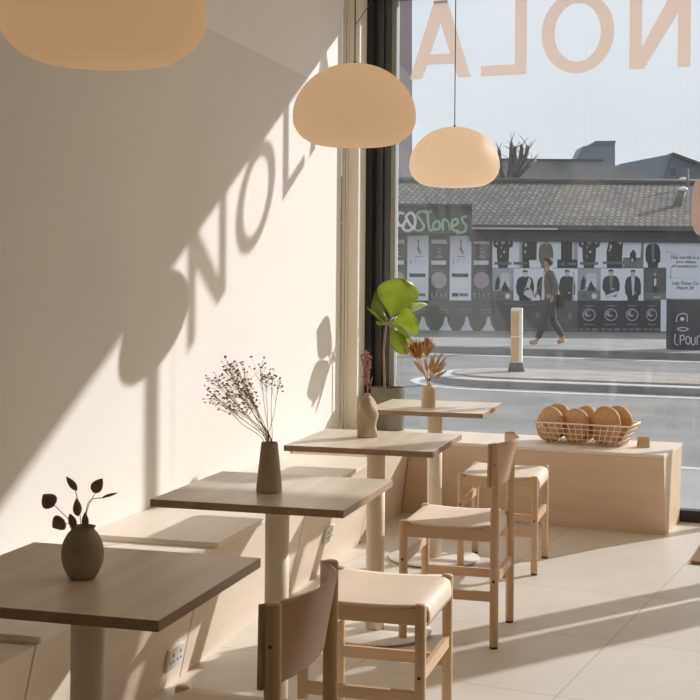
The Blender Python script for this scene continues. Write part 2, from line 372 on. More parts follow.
# shop lettering (mirrored from inside), local x along window
sign = thing('window_lettering', 'pale pink mirrored shop lettering stuck across the top of the window glass', 'lettering', (0, WY, 2.594), WROT)
HL = .475; T = .071
def letter(polys_outer, holes=None, name='letter'):
    mb = MB()
    for P in polys_outer: mb.slab([(LW(x), z) for x, z in P], .0045, .0065)
    return mb.build(name, VINYL, sign)
letter([[(.796,0),(1.075,0),(1.075,HL),(1.075-T,HL),(1.075-T,.062),(.796,.062)]])                                # L
letter([[(1.680,0),(1.764,0),(1.953,.31),(1.953,0),(2.024,0),(2.024,HL),(1.940,HL),(1.751,.125),(1.751,HL),(1.680,HL)]])   # N
mb = MB(); n = 48; cx, cz, ro, rz = 1.378, .232, .214, .240                                            # O
for k in range(n):
    a, b = 2*pi*k/n, 2*pi*(k+1)/n
    mb.slab([(LW(cx+ro*cos(a)), cz+rz*sin(a)), (LW(cx+ro*cos(b)), cz+rz*sin(b)), (LW(cx+(ro-.078)*cos(b)), cz+(rz-.068)*sin(b)), (LW(cx+(ro-.078)*cos(a)), cz+(rz-.068)*sin(a))], .0045, .0065)
bmesh.ops.remove_doubles(mb.bm, verts=mb.bm.verts, dist=1e-5); mb.build('letter', VINYL, sign)
mb = MB(); ax = .541                                                                                              # A
mb.slab([(.348,0),(.428,0),(.5797,HL),(.5023,HL)] and [(LW(.348),0),(LW(.428),0),(LW(.541),.335),(LW(.541),HL),(LW(.500),HL)], .0045, .0065)
mb.slab([(LW(.734),0),(LW(.582),HL),(LW(.541),HL),(LW(.541),.335),(LW(.654),0)], .0045, .0065)
mb.slab([(LW(.456),.085),(LW(.626),.085),(LW(.605),.148),(LW(.477),.148)], .0045, .0065)
mb.build('letter', VINYL, sign)

# ------------------------------------------------------------------ bench along the left wall
bench_spec = [(1.75, 3.025, 'section nearest the camera, under the first table'), (3.035, 4.185, 'section with a socket, between the two nearest tables'),
              (4.195, 5.365, 'section beside the second and third tables'), (5.375, 6.535, 'section beside the third table, with the farther socket'), (6.545, 7.265, 'short section at the corner counter')]
pads = [(1.75, 2.72), (3.04, 4.176), (4.285, 5.355), (5.465, 6.53), (6.64, 7.25)]
for i, ((y0, y1, lb), (p0, p1)) in enumerate(zip(bench_spec, pads)):
    b = thing('wall_bench', 'plywood wall bench, ' + lb, 'bench', (0, y0, 0), 0, 'bench sections along the left wall')
    L = y1-y0; e = 0.0
    mb = MB()
    lb_, lt_ = (L+.200, L+.039) if i == 4 else (L, L)
    mb.hull2([(.003,0,0),(.409,0,0),(.409,lb_,0),(.003,lb_,0)], [(.003,0,.43),(.499,0,.43),(.499,lt_,.43),(.003,lt_,.43)])
    mb.build('body', BIRCH, b, bevel=.002)
    mb = MB(); mb.box((.256, (p0+p1)/2-y0, .44), (.504, p1-p0, .0195), .003); mb.build('seat_board', BOARD, b)
def outlet(y, z, lab, parent_label):
    t = thing('wall_socket', lab, 'socket', (.411 + z/.43*.09, y, z), 0)
    M = Matrix.Rotation(atan(.09/.43), 4, 'Y')
    mb = MB(); mb.box((.006, 0, 0), (.011, .128, .075), .003, M=M); mb.build('face_plate', OUTLET, t)
    for k in (-1, 1):
        mb = MB(); c = Vector((.0, k*.036, 0))
        for dy, dz, sy, sz in ((0, .016, .006, .011), (-.013, -.010, .010, .006), (.013, -.010, .010, .006)):
            mb.box(M @ Vector((.0115, k*.030+dy, dz)), (.002, sy, sz), M=M)
        mb.build('socket_holes', DARKHOLE, t)
outlet(4.075, .105, 'white double socket low on the bench front below the nearest table', '')
outlet(5.83, .185, 'white double socket low on the bench front beyond the second table', '')

# ------------------------------------------------------------------ window counter
ct = thing('window_counter', 'long low plywood counter with a slanted front under the shop window', 'counter', (0, 0, 0))
mb = MB()
mb.hull2([(.411,7.467,0),(1.925,7.255,0),(1.985,7.672,0),(.12,7.828,0),(.12,7.60,0),(.411,7.60,0)],
         [(.501,7.307,.43),(1.917,7.104,.43),(1.995,7.672,.43),(.12,7.828,.43),(.12,7.60,.43),(.501,7.60,.43)])
mb.build('body', BIRCHX, ct, bevel=.002)
mb = MB(); mb.plan([(.003,7.27),(.508,7.27),(.508,7.304),(1.920,7.100),(1.999,7.674),(.115,7.831),(.115,7.575),(.003,7.575)], .431, .45)
mb.build('worktop', BOARD, ct, bevel=.003)

# ------------------------------------------------------------------ tables
def make_table():
    t = thing('cafe_table', '', 'table')
    mb = MB(); mb.box((0,0,.739), (.57,.562,.022), .0025); tt = mb.build('tabletop', [OAK, OAKEDGE], t)
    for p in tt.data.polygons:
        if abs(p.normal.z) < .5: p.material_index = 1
    mb = MB(); mb.lathe([(0,.012),(.036,.012),(.036,.727),(0,.727)], 40); mb.build('column', CREAMMETAL, t)
    mb = MB(); mb.lathe([(0,.006),(.218,.006),(.222,.009),(.222,.013),(.219,.015),(0,.016)], 56); bp = mb.build('base_plate', WHITEMETAL, t)
    mb = MB(); mb.lathe([(0,0),(.205,0),(.205,.006),(0,.006)], 48); mb.build('foot_pad', RUBBER, t)
    mb = MB(); mb.box((0,0,.7245), (.22,.22,.007), .002); mb.build('fixing_plate', CREAMMETAL, t)
    return t
T0 = make_table()
TPOS = [(.908, 2.513, 'square oak cafe table nearest the camera, holding the olive round vase'),
        (.923, 3.703, 'square oak cafe table holding the tall taupe cone vase'),
        (.908, 4.936, 'square oak cafe table holding the lumpy sand-coloured vase'),
        (.856, 6.291, 'square oak cafe table farthest away, nearest the window counter')]
for i, (x, y, lb) in enumerate(TPOS):
    t = T0 if i == 0 else copy_tree(T0)
    t.location = (x, y, 0); t['label'] = lb; t['group'] = 'cafe tables in a row along the bench'

# ------------------------------------------------------------------ chairs and stools (front towards -x)
def make_seat(back):
    t = thing('dining_chair' if back else 'leather_stool', '', 'chair' if back else 'stool')
    hx, hy, r = .174, .194, .0165
    # leather sling: profile over the two cross rails
    prof = [(-.188,.388),(-.192,.405),(-.192,.425),(-.186,.444),(-.172,.4525),(-.15,.4535),(-.1,.4495),(-.05,.4475),(0,.447),(.05,.4475),(.1,.4495),(.15,.4535),(.172,.4525),(.186,.444),(.192,.425),(.192,.405),(.188,.388)]
    b = bmesh.new(); rows = []
    if back: prof = [(x if x < .1 else x-.026, z) for x, z in prof]
    for x, z in prof:
        ax = abs(x); w = .206 if ax < .152 else (.170 if ax < .188 else .162)
        if back and x > .128: w = .166
        ys = [-w + 2*w*k/16 for k in range(17)]
        rows.append([b.verts.new((x, y, z)) for y in ys])
    for A, B in zip(rows, rows[1:]):
        for k in range(16): f = b.faces.new([A[k], A[k+1], B[k+1], B[k]]); f.smooth = True
    bmesh.ops.recalc_face_normals(b, faces=list(b.faces))
    bmesh.ops.solidify(b, geom=list(b.faces), thickness=.004)
    mb = MB(); mb.merge(b); seat = mb.build('seat', LEATHER, t)
    for sy in (-1, 1):
        mb = MB(); mb.box((0, sy*hy, .422), (2*hx-.02, .024, .048), .003); mb.build('seat_rail', ASHX, t)
    for sx in (-1, 1):
        mb = MB(); mb.box((hx-.026 if (back and sx > 0) else sx*hx, 0, .418), (.022, 2*hy-.03, .046), .005); mb.build('cross_rail', ASHY, t)
    for sx in (-1, 1):
        for sy in (-1, 1):
            h = .765 if (back and sx > 0) else .458
            mb = MB(); mb.lathe([(0,.008),(r-.002,.008),(r,.010),(r,h-.004),(r-.003,h),(0,h)], 20, (sx*hx, sy*hy, 0))
            lg = mb.build('rear_post' if (back and sx > 0) else 'leg', ASHZ, t)
            mb = MB(); mb.lathe([(0,0),(r-.002,0),(r-.001,.002),(r-.001,.008),(0,.008)], 16, (sx*hx, sy*hy, 0)); mb.build('foot_glide', RUBBER, lg)
            zb = .252 if sx > 0 else .312
            mb = MB(); mb.tube([(sx*hx, sy*(hy+r-.004), zb), (sx*hx, sy*(hy+r+.0012), zb)], .0050, 12); mb.build('bolt', BOLT, lg)
            if back and sx > 0:
                mb = MB(); mb.tube([(hx, sy*(hy+r-.004), .685), (hx, sy*(hy+r+.0012), .685)], .0034, 12); mb.build('bolt', BOLT, lg)
    for sy in (-1, 1):
        mb = MB(); mb.box((0, sy*hy, .192), (2*hx-.015, .017, .036), .003); mb.build('side_stretcher', ASHX, t)
    for sx, z in ((-1, .312), (1, .252)):
        mb = MB(); mb.box((sx*hx, 0, z), (.017, 2*hy-.015, .036), .003); mb.build('cross_stretcher', ASHY, t)
    if back:
        b = bmesh.new(); rows = []; n = 24
        for k in range(n+1):
            y = -.208 + .416*k/n; u = abs(y)/.208
            x = .155
            # post stands outside the board; keep board just inside it near the ends
            rows.append([b.verts.new((x + (.040+.036*(z-.6)/.162)*(1-u**2.2), y, z)) for z in (.600,.605,.66,.71,.755,.762)])
        for A, B in zip(rows, rows[1:]):
            for k in range(5): f = b.faces.new([A[k], A[k+1], B[k+1], B[k]]); f.smooth = True
        bmesh.ops.recalc_face_normals(b, faces=list(b.faces))
        bmesh.ops.solidify(b, geom=list(b.faces), thickness=.010)
        mb = MB(); mb.merge(b); mb.build('backrest', BACKW, t)
    return t
BACKW = wood('ash_bent_ply', (.55,.355,.20), (.63,.425,.255), 'z', 2.5)
C0 = make_seat(True); ST0 = make_seat(False)
C0.location = (1.197, 2.556, 0); tag(C0, 'light ash dining chair with curved backrest at the nearest table', 'chair', 'dining chairs on the aisle side of the tables')
c2 = copy_tree(C0); c2.location = (1.214, 5.047, 0); c2['label'] = 'light ash dining chair with curved backrest at the table with the lumpy sand-coloured vase'
ST0.location = (1.204, 3.826, 0); tag(ST0, 'backless ash stool with leather seat, nearer one, at the table with the cone vase', 'stool', 'backless stools on the aisle side of the tables')
s2 = copy_tree(ST0); s2.location = (1.197, 6.296, 0); s2['label'] = 'backless ash stool with leather seat, farther one, in front of the window counter'

# ------------------------------------------------------------------ pendant lamps
def make_lamp():
    t = thing('pendant_lamp', '', 'lamp')
    k = .2135/45
    pr = [(r, z*.97) for r, z in [(0,.1),(10,.15),(20,.5),(29,1.9),(35.2,4.8),(40.2,9),(43.4,14),(44.8,19),(45,23.5),(44.4,29),(42.4,35.5),(38.6,42.5),(32.8,49.5),(25.5,55.2),(17.5,59.2),(10,61.2),(4.5,61.9),(2,62)]]
    P = catmull([(r*k, z*k, 0) for r, z in pr], 4)
    mb = MB(); mb.lathe([(max(p.x,0), p.y) for p in P] , 64); mb.build('shade', OPAL, t)
    mb = MB(); mb.lathe([(0,.280),(.007,.280),(.007,.288),(.004,.294),(0,.294)], 20); mb.build('cord_grip', CORD, t)
    mb = MB(); mb.tube([(0,0,.288),(0,0,.9),(0,0,1.62)], .0024, 8); mb.build('cord', CORD, t)
    return t
L0 = make_lamp()
for i, (x, y, z, lb) in enumerate([(.950, 2.475, 1.822, 'amber domed pendant lamp at the top left, cut by the picture edge'),
                                   (.966, 4.372, 1.834, 'peach domed pendant lamp hanging in front of the window frame, middle of three'),
                                   (.979, 6.103, 1.807, 'cream domed pendant lamp hanging in front of the window glass, farthest of three')]):
    l = L0 if i == 0 else copy_tree(L0)
    l.location = (x, y, z); l['label'] = lb; l['group'] = 'pendant lamps over the tables'
    if i == 1:
        mb = MB(); pts = [(0,0,.42)]; 
        for k in range(1, 9): u = k/8; pts.append((.14*u, .10*u, .42+.30*u**1.15))
        mb.tube([Vector(p) for p in pts], .0016, 6); mb.build('swag_wire', CORD, l)

# ------------------------------------------------------------------ vases and dried flowers
def vase(name, prof, m, lab, loc, wob=None, seg=40, thick=.004):
    top = prof[-1]
    p = [(0, 0)] + prof + [(max(top[0]-thick, .002), top[1]), (max(top[0]-thick, .002), top[1]-.03), (0, top[1]-.035)]
    mb = MB(); mb.lathe(p, seg, wob=wob)
    return solo(mb, name, m, lab, 'vase', loc)
def sm(pts, n=5): return [(p.x, p.y) for p in catmull([(a, b, 0) for a, b in pts], n)]
TZ = .7502
vase('round_vase', sm([(.026,0),(.033,.010),(.0415,.030),(.0445,.052),(.041,.074),(.032,.092),(.0245,.101),(.0255,.106),(.0275,.108)]), VASE_DARK, 'dark olive round ceramic vase on the nearest table', (.902, 2.497, TZ))
vase('cone_vase', [(.0365,0),(.0385,.003),(.0375,.02),(.0245,.142),(.0235,.146)], VASE_TAUPE, 'tall taupe tapered ceramic vase on the second table', (.917, 3.645, TZ))
vase('lumpy_vase', sm([(.036,0),(.0395,.008),(.035,.035),(.0395,.065),(.043,.095),(.036,.130),(.024,.152),(.013,.164),(.0125,.172)]), VASE_SAND, 'lumpy pinched sand-coloured stoneware vase on the third table', (.855, 4.997, TZ),
     wob=lambda a, z: 1 + .10*sin(2*a+38*z) + .07*sin(3*a-60*z+1) + .03*sin(5*a+90*z) )
vase('bottle_vase', sm([(.033,0),(.0355,.004),(.0355,.04),(.0355,.078),(.031,.094),(.0205,.102),(.0195,.107)]), VASE_BEIGE, 'small beige bottle vase on the farthest table', (.836, 6.233, TZ))

def leaf_mesh(L, W, bend=.15, cup=.12, tip=.5, n=10, notch=0):
    """a leaf lying in x-z growing along +z, gently bent in y"""
    b = bmesh.new(); rows = []
    for i in range(n+1):
        u = i/n; w = W/2*(sin(pi*u**tip)**.8 if 0 < u < 1 else .02)
        rows.append([b.verts.new((w*s, -bend*L*u*u + cup*W*s*s, L*u)) for s in (-1,-.5,0,.5,1)])
    for A, B in zip(rows, rows[1:]):
        for k in range(4): f = b.faces.new([A[k], A[k+1], B[k+1], B[k]]); f.smooth = True
    bmesh.ops.recalc_face_normals(b, faces=list(b.faces)); bmesh.ops.solidify(b, geom=list(b.faces), thickness=max(.0006, L*.006))
    return b
def leaf_at(name, m, parent, base, ang, L, W, turn=0, tilt=0, **kw):
    b = leaf_mesh(L, W, **kw)
    b.transform(Matrix.Translation(base) @ Matrix.Rotation(ang, 4, 'Y') @ Matrix.Rotation(tilt, 4, 'X') @ Matrix.Rotation(turn, 4, 'Z'))
    mb = MB(); mb.merge(b); return mb.build(name, m, parent)

# eucalyptus on the nearest table: local x = to the right seen from the aisle
q = .0021
def eu(px, py): return ((px-83)*q, 0, (529-py)*q)
e = thing('dried_eucalyptus', 'dark dried eucalyptus sprigs standing in the round olive vase', 'dried plant', (.902, 2.497, TZ+.107), YAW)
stems = [([(82,545),(76,528),(66,520),(54,509)], 0.01), ([(83,545),(81,520),(79,504),(76,492)], -.008), ([(84,545),(86,515),(92,500),(97,493)], .012), ([(84,545),(87,513),(92,501),(106,499)], -.012), ([(82,545),(78,528),(64,527)], .015)]
for pts, dy in stems:
    P = catmull([(eu(*p)[0], dy*min(1, max(0,(545-p[1])/40)), eu(*p)[2]) for p in pts], 5)
    MB().tube(P, .0009, 6).build('stem', DRYSTEM, e)
for bx, by, tx, ty, W, turn, tip in [(54,509,43,497,17,.2,.75), (64,523,52,531,17,-.3,.75), (77,493,66,479,7,.7,.8), (93,494,103,480,12,-.2,.7), (103,499,119,494,3.5,.9,.8), (79,518,78,500,9,.9,.75), (75,530,70,516,8,.6,.8), (86,530,85,514,8,-.6,.8)]:
    v = eu(bx, by); w = eu(tx, ty); L = sqrt((w[0]-v[0])**2 + (w[2]-v[2])**2)
    leaf_at('leaf', EUCA, e, (v[0], random.uniform(-.01,.01), v[2]), atan2(w[0]-v[0], w[2]-v[2]), L, W*q, turn*.5, 0, bend=random.uniform(-.1,.15), tip=tip)

# gypsophila in the cone vase
q2 = .00298
e = thing('dried_gypsophila', 'airy spray of dried brown gypsophila standing in the taupe cone vase', 'dried plant', (.917, 3.645, TZ+.146), YAW)
rnd = random.Random(3)
def gp(px, py, y=0): return Vector(((px-269)*q2, y, (443-py)*q2))
tips = [(214,376),(224,364),(234,366),(240,376),(226,388),(212,392),(222,402),(238,392),(232,380),(246,384),(236,406),(250,392),(258,364),(264,374),(271,372),(276,380),(248,402)]
for i, (tx, ty) in enumerate(tips):
    y1 = rnd.uniform(-.05, .05); tx += 1; ty += 5
    fork = gp(269*.45+tx*.55 + (3 if tx < 250 else 0), 443-(443-ty)*.50, y1*.4)
    P = catmull([gp(268+rnd.uniform(-3,4), 462, 0), gp(268+rnd.uniform(-3,4), 440, rnd.uniform(-.006,.006)), fork, gp(tx, ty, y1)], 6)
    st = MB().tube(P, [.0012-.0007*k/len(P) for k in range(len(P))], 5).build('stem', DRYSTEM, e)
    mb = MB(); fl = MB()
    for k in range(20 if i < 12 else 12):
        bp = P[int(len(P)*rnd.uniform(.72, .98))]
        tp = P[-1] + Vector((rnd.gauss(0, .015), rnd.gauss(0, .018), rnd.gauss(0, .013)))
        mid = (bp+tp)/2 + Vector((rnd.uniform(-.004,.004), 0, -.003))
        mb.tube([bp, mid, tp], .00035, 4)
        fl.ball(tp, rnd.uniform(.0022, .0042), 1, (1.2, 1, .8))
    mb.build('twig', DRYSTEM, st); fl.build('blossoms', DRYBLOOM if i < 12 else PALEBLOOM, st)
MB().tube(catmull([gp(268,462), gp(262,440,.005), gp(240,425,.02), gp(226,409,.03)], 6), .001, 5).build('stem', DRYSTEM, e)

# pink stems in the lumpy vase
q3 = .00393
e = thing('pink_dried_stems', 'slim bunch of dusty pink dried stems standing in the lumpy sand vase', 'dried plant', (.855, 4.997, TZ+.172), YAW)
for tx, ty, b in [(361,358,1),(364,354,1),(366,356,1),(368,356,0),(369,360,1),(372,381,0)]:
    y1 = rnd.uniform(-.02,.02)
    P = catmull([((367-367)*q3, 0, -.03), (rnd.uniform(-.002,.002), 0, .012), ((367*.5+tx*.5-367)*q3*1.2, y1*.5, (397-ty)*q3*.5), ((tx-367)*q3, y1, (397-ty)*q3)], 6)
    st = MB().tube(P, .0015, 5).build('stem', PINKDRY, e)
    if b:
        mb = MB()
        for p in P[9:]:
            for k in range(3): mb.ball(p + Vector((rnd.gauss(0,.004), rnd.gauss(0,.004), rnd.gauss(0,.003))), rnd.uniform(.003,.0052), 1)
        mb.build('seed_head', PINKDRY, st)

# protea bunch in the bottle vase
q4 = .00485
e = thing('dried_protea', 'bunch of rust-brown dried protea heads with straw leaves standing in the beige bottle vase', 'dried plant', (.836, 6.233, TZ+.107), YAW)
def pp(px, py, y=0): return Vector(((px-429)*q4, y, (386-py)*q4))
def protea(px, py, bx, by, y, n=16, R=.05):
    P = catmull([pp(429, 392), pp(428, 384), pp((428+bx)/2, (384+by)/2, y*.5), pp(bx, by, y)], 5)
    st = MB().tube(P, .0028, 6).build('stem', STRAW, e)
    hd = None; mb = MB(); d = (pp(px, py, y)-pp(bx, by, y)).normalized()
    for ring, (cnt, sp, ln) in enumerate(((9,.85,.95),(8,.5,1.1),(5,.2,1.1))):
        for k in range(cnt):
            a = 2*pi*k/cnt + ring; u = d.orthogonal().normalized(); v = d.cross(u)
            dirv = (d + (u*cos(a)+v*sin(a))*sp).normalized()
            b = leaf_mesh(R*ln, R*.26, bend=-.25, tip=.8, n=6)
            b.transform(Matrix.Translation(P[-1]) @ dirv.to_track_quat('Z', 'Y').to_matrix().to_4x4()); mb.merge(b)
    mb.build('flower_head', PROTEA, st)
protea(409, 347, 417, 360, .012, R=.085); protea(428, 343, 426, 358, -.014, R=.085); protea(418, 344, 420, 361, .03, R=.075)
for tx, ty in [(442,354),(438,362),(434,358),(443,368),(431,363),(421,370),(437,371),(440,376),(417,366),(433,368),(445,360),(426,366)]:
    P = catmull([pp(429,392), pp(429.5,383), pp((429+tx)/2, (383+ty)/2, .01), pp(tx, ty, rnd.uniform(-.04,.04))], 5)
    st = MB().tube(P, .0013, 5).build('stem', STRAW, e)
    leaf_at('dry_leaf', STRAW, st, P[-5], atan2(P[-1].x-P[-5].x, P[-1].z-P[-5].z), .07, .018, rnd.uniform(-.6,.6))

# ------------------------------------------------------------------ potted fig on the counter
q5 = .0061
fg = thing('potted_fig', 'fiddle leaf fig in a grey-brown pot on the counter corner by the window frame', 'potted plant', (.262, 7.722, .4505), YAW)
mb = MB(); mb.lathe([(0,0),(.094,0),(.099,.004),(.106,.252),(.106,.257),(.099,.257),(.098,.235),(0,.232)], 48); mb.build('pot', POT, fg)
mb = MB(); mb.lathe([(0,.239),(.06,.238),(.098,.234),(.098,.231),(0,.231)], 32); mb.build('soil', SOIL, fg)
def fp(px, py, y=0): return Vector(((px-387.5)*q5, y, .257+(386-py)*q5))
P = catmull([fp(384,391), fp(383.5,370), fp(383,350), fp(384.5,331), fp(386,322)], 6)
MB().tube(P, [.0085-.0035*i/len(P) for i in range(len(P))], 8).build('stem', FIGSTEM, fg)
def figleaf(bx, by, tx, ty, W, turn=0, y=0, bend=.1, tip=1.25, tilt=0):
    v, w = fp(bx, by, y), fp(tx, ty, y); L = (w-v).length/cos(tilt); ang = atan2(w.x-v.x, w.z-v.z)
    lf = leaf_at('leaf', LEAF, fg, v, ang, L, W*q5, turn, tilt, bend=bend, cup=.13, tip=tip, n=14)
    mid = [Vector((0, -bend*L*u*u - .002, L*u)) for u in (0,.2,.4,.6,.8,.95)]
    M = Matrix.Translation(v) @ Matrix.Rotation(ang, 4, 'Y') @ Matrix.Rotation(tilt, 4, 'X') @ Matrix.Rotation(turn, 4, 'Z')
    MB().tube([M @ p for p in mid], [.0025,.0022,.0018,.0014,.001,.0006], 5).build('midrib', FIGSTEM if 0 else LEAFRIB, lf)
    MB().tube([fp(386,324), (fp(386,324)+v)/2+Vector((0,-.004,.002)), v], .003, 6).build('leaf_stalk', LEAFRIB, lf)
LEAFRIB = noise_mat('leaf_rib', (.33,.36,.10), (.42,.45,.15), 20, .5)
figleaf(390,318, 401,276, 42, .15, -.03, .15, 1.4, .40)
figleaf(386,318, 362,286, 20, .5, .04, .15, 1.35, -.5)
figleaf(391,321, 419,319, 29, .3, -.03, .2, 1.35, .85)
figleaf(390,325, 404,348, 20, -.25, -.03, -.1, 1.35, .75)
figleaf(389,322, 414,338, 11, 1.0, .03, .1, 1.2, .9)
figleaf(384,321, 365,307, 5, 1.0, -.02, .05, 1.0, .6)
figleaf(384,323, 375,321, 7, .9, .0, .0, 1.0, -.6)
figleaf(393,316, 425,302, 13, .9, .04, .1, 1.25, -.7)

# ------------------------------------------------------------------ bread basket and card on the counter
RB = radians(-9.5)
bk = thing('wire_basket', 'rectangular brass wire basket of round loaves standing on the window counter', 'basket', (1.484, 7.462, .4512), RB)
tw, td, bw, bd, h = .535, .27, .405, .20, .116
def corner(sx, sy, z): u = z/h; return Vector((sx*(bw+(tw-bw)*u)/2, sy*(bd+(td-bd)*u)/2, z+.003))
mb = MB()
for z, r in ((h, .0048),):
    c = [corner(*s, z) for s in ((-1,-1),(1,-1),(1,1),(-1,1))]
    for a, b in zip(c, c[1:]+c[:1]): mb.tube([a, b], r, 8)
    for p in c: mb.ball(p, r, 1)
mb.build('rim', WIRE, bk)
mb = MB()
for z in (0, h*.25, h*.5, h*.75):
    c = [corner(*s, z) for s in ((-1,-1),(1,-1),(1,1),(-1,1))]
    for a, b in zip(c, c[1:]+c[:1]): mb.tube([a, b], .0024, 6)
for k in range(15):
    u = -1 + 2*k/14
    for sy in (-1, 1):
        a, b = corner(u, sy, 0), corner(u, sy, h); mb.tube([a, b], .0024, 6)
    mb.tube([corner(u, -1, 0), corner(u, 1, 0)], .0024, 6)
for k in range(7):
    u = -1 + 2*k/6
    for sx in (-1, 1): mb.tube([corner(sx, u, 0), corner(sx, u, h)], .0024, 6)
    mb.tube([corner(-1, u, 0), corner(1, u, 0)], .0024, 6)
mb.build('wire_mesh', WIRE, bk)
def loaf(lab, x, y, tilt, yaw, R=.092, Tk=.058):
    pr = sm([(0,-.42),(.55,-.46),(.82,-.40),(.97,-.18),(1.0,.0),(.96,.25),(.80,.45),(.5,.52),(0,.55)], 4)
    rr = random.Random(int(x*1000+y*77)); ph = rr.uniform(0, 6)
    mb = MB(); mb.lathe([(max(r,0)*R, z*Tk) for r, z in pr], 36, wob=lambda a, z: 1+.025*sin(3*a+ph)+.018*sin(5*a+2*ph))
    # disc axis (local z) turned to face the aisle (-y), then tipped
    mb.bm.transform(Matrix.Rotation(-yaw-.12, 4, 'Z') @ Matrix.Rotation(radians(90)-tilt, 4, 'X'))
    lo = min(v.co.z for v in mb.bm.verts)
    M = Matrix.Translation((1.484, 7.462, .4512)) @ Matrix.Rotation(RB, 4, 'Z') @ Matrix.Translation((x, y, .0052))
    p = M @ Vector((0,0,0))
    mb.bm.transform(Matrix.Translation((0,0,-lo)))
    return solo(mb, 'round_loaf', BREAD, lab, 'bread', p, RB, 'round loaves standing in the wire basket')
loaf('round brown loaf at the right front of the wire basket, the largest face', .112, -.038, .20, .38, .107)
loaf('round brown loaf at the right back of the wire basket, behind the largest', .156, .052, .20, .38, .106)
loaf('round brown loaf in the middle front of the wire basket', -.060, -.036, .20, .38, .097)
loaf('round brown loaf in the middle back of the wire basket, mostly hidden', -.032, .056, .20, .38, .101)
loaf('round brown loaf at the left front of the wire basket', -.208, -.028, .22, .38, .098)
loaf('round brown loaf at the left back of the wire basket, its rim catching the sun', -.196, .056, .22, .38, .104)
cd = MB(); cd.hull2([(-.036,-.02,0),(.036,-.02,0),(.036,.02,0),(-.036,.02,0)], [(-.032,-.003,.056),(.032,-.003,.056),(.032,.003,.056),(-.032,.003,.056)])
solo(cd, 'kraft_card', KRAFT, 'small kraft tent card at the right end of the counter', 'card', (1.797, 7.41, .4502), radians(-6), bevel=.001)

# doormat
solo(MB().box((.45, .33, .008), (.9, .66, .015), .003), 'doormat', MATBROWN, 'brown coir doormat on the floor at the right edge', 'doormat', (2.068, 6.565, .0), radians(-6))

# ------------------------------------------------------------------ outside: street frame parallel to the window
sd = Vector((cos(WROT), sin(WROT), 0)); tn = Vector((-sin(WROT), cos(WROT), 0)); so = Vector((0, WY, 0))
def street_box(name, s0, s1, t0, t1, z0, z1, m): return struct(MB().box(((s0+s1)/2, (t0+t1)/2, (z0+z1)/2), (s1-s0, t1-t0, z1-z0)), name, m, so, WROT)
street_box('pavement', -22, 30, .12, 2.12, -.1, -.012, PAVE)
street_box('pavement_edge_line', -22, 30, 2.12, 2.24, -.1, -.008, ROADLINE)
street_box('road', -40, 50, 2.24, 60, -.2, -.02, ASPHALT)
# traffic island with a rounded left end
S0 = -1.95-.35
def isl(s0, t0, t1, z0, z1, n=10):
    c, r = (t0+t1)/2, (t1-t0)/2
    P = [(30, t0), (30, t1)] + [(s0+r-r*sin(pi*k/n)*1.0, c+r*cos(pi*k/n)) for k in range(n+1)]
    return MB().plan(P, z0, z1)
o = isl(S0, 8.22, 10.55, -.05, .072).build('island_kerb', KERB, None); o.location = so; o.rotation_euler = (0,0,WROT); o['kind'] = 'structure'
o = isl(S0+.03, 8.25, 10.52, .07, .080).build('island_kerb_top', KERBTOP, None); o.location = so; o.rotation_euler = (0,0,WROT); o['kind'] = 'structure'
o = isl(S0+.3, 8.55, 10.3, .075, .105).build('island_paving', ISLAND, None); o.location = so; o.rotation_euler = (0,0,WROT); o['kind'] = 'structure'
o = isl(S0-.25, 7.88, 10.85, -.06, -.014).build('island_edge_line', ROADLINE, None); o.location = so; o.rotation_euler = (0,0,WROT); o['kind'] = 'structure'
street_box('road_edge_line', -40, 50, 14.55, 14.75, -.1, -.014, ROADLINE)
street_box('far_kerb', -40, 50, 15.2, 15.5, -.1, .098, KERB)
street_box('far_pavement', -40, 50, 15.5, 45, -.1, .1, PAVE)

# ------------------------------------------------------------------ outside: things seen across the street, in a frame facing the cafe
RV, FV = Vector((cos(YAW), sin(YAW), 0)), Vector((-sin(YAW), cos(YAW), 0))
def at(e, d, z=0): p = Vector((CX, 0, 0)) + RV*e + FV*d; return (p.x, p.y, z)
def ez(px, py, d):
    a, b = px-350, py-HY
    return (a + ROLL*b)*d/F_PX, CH - (b - ROLL*a)*d/F_PX
PZ = .1
# poster wall and its tiled roof
DW = 30.6
bl = thing('poster_wall_building', 'long low building with a tiled roof and poster-covered wall across the street', 'building', at(0, DW, PZ), YAW)
mb = MB(); mb.box((3, .15, 1.15), (26, .3, 2.3)); mb.build('wall', HOARD, bl)
e0, zt = ez(500, 229, DW); zt -= PZ
RD, RZ = 34.6, ez(600, 183, 34.6)[1]-PZ
zE = ez(600, 226, DW)[1]-PZ
b = bmesh.new(); uv = b.loops.layers.uv.new('UVMap')
sl = sqrt((RD-DW+.35)**2 + (RZ-zE)**2)
def roofquad(x0, x1, ya, za, yb, zb, th=.06):
    vs = [b.verts.new(p) for p in ((x0,ya,za),(x1,ya,za),(x1,yb,zb),(x0,yb,zb))]; f = b.faces.new(vs)
    for lp, (u, v) in zip(f.loops, ((x0,0),(x1,0),(x1,sl),(x0,sl))): lp[uv].uv = (u, v)
    vs2 = [b.verts.new((p.co.x, p.co.y, p.co.z-th)) for p in vs]
    for k in range(4): b.faces.new([vs[k], vs2[k], vs2[(k+1)%4], vs[(k+1)%4]])
    b.faces.new(vs2[::-1])
roofquad(-10, 16, -.35, zE, RD-DW, RZ)
me = bpy.data.meshes.new('roof'); b.to_mesh(me); b.free(); me.materials.append(TILES); o = bpy.data.objects.new('roof', me); COL.objects.link(o); o.parent = bl
mb = MB(); mb.box((3, RD-DW+2.2, RZ/2-.1), (26, 4.2, RZ-.3)); mb.build('rear_block', HOARD, bl)
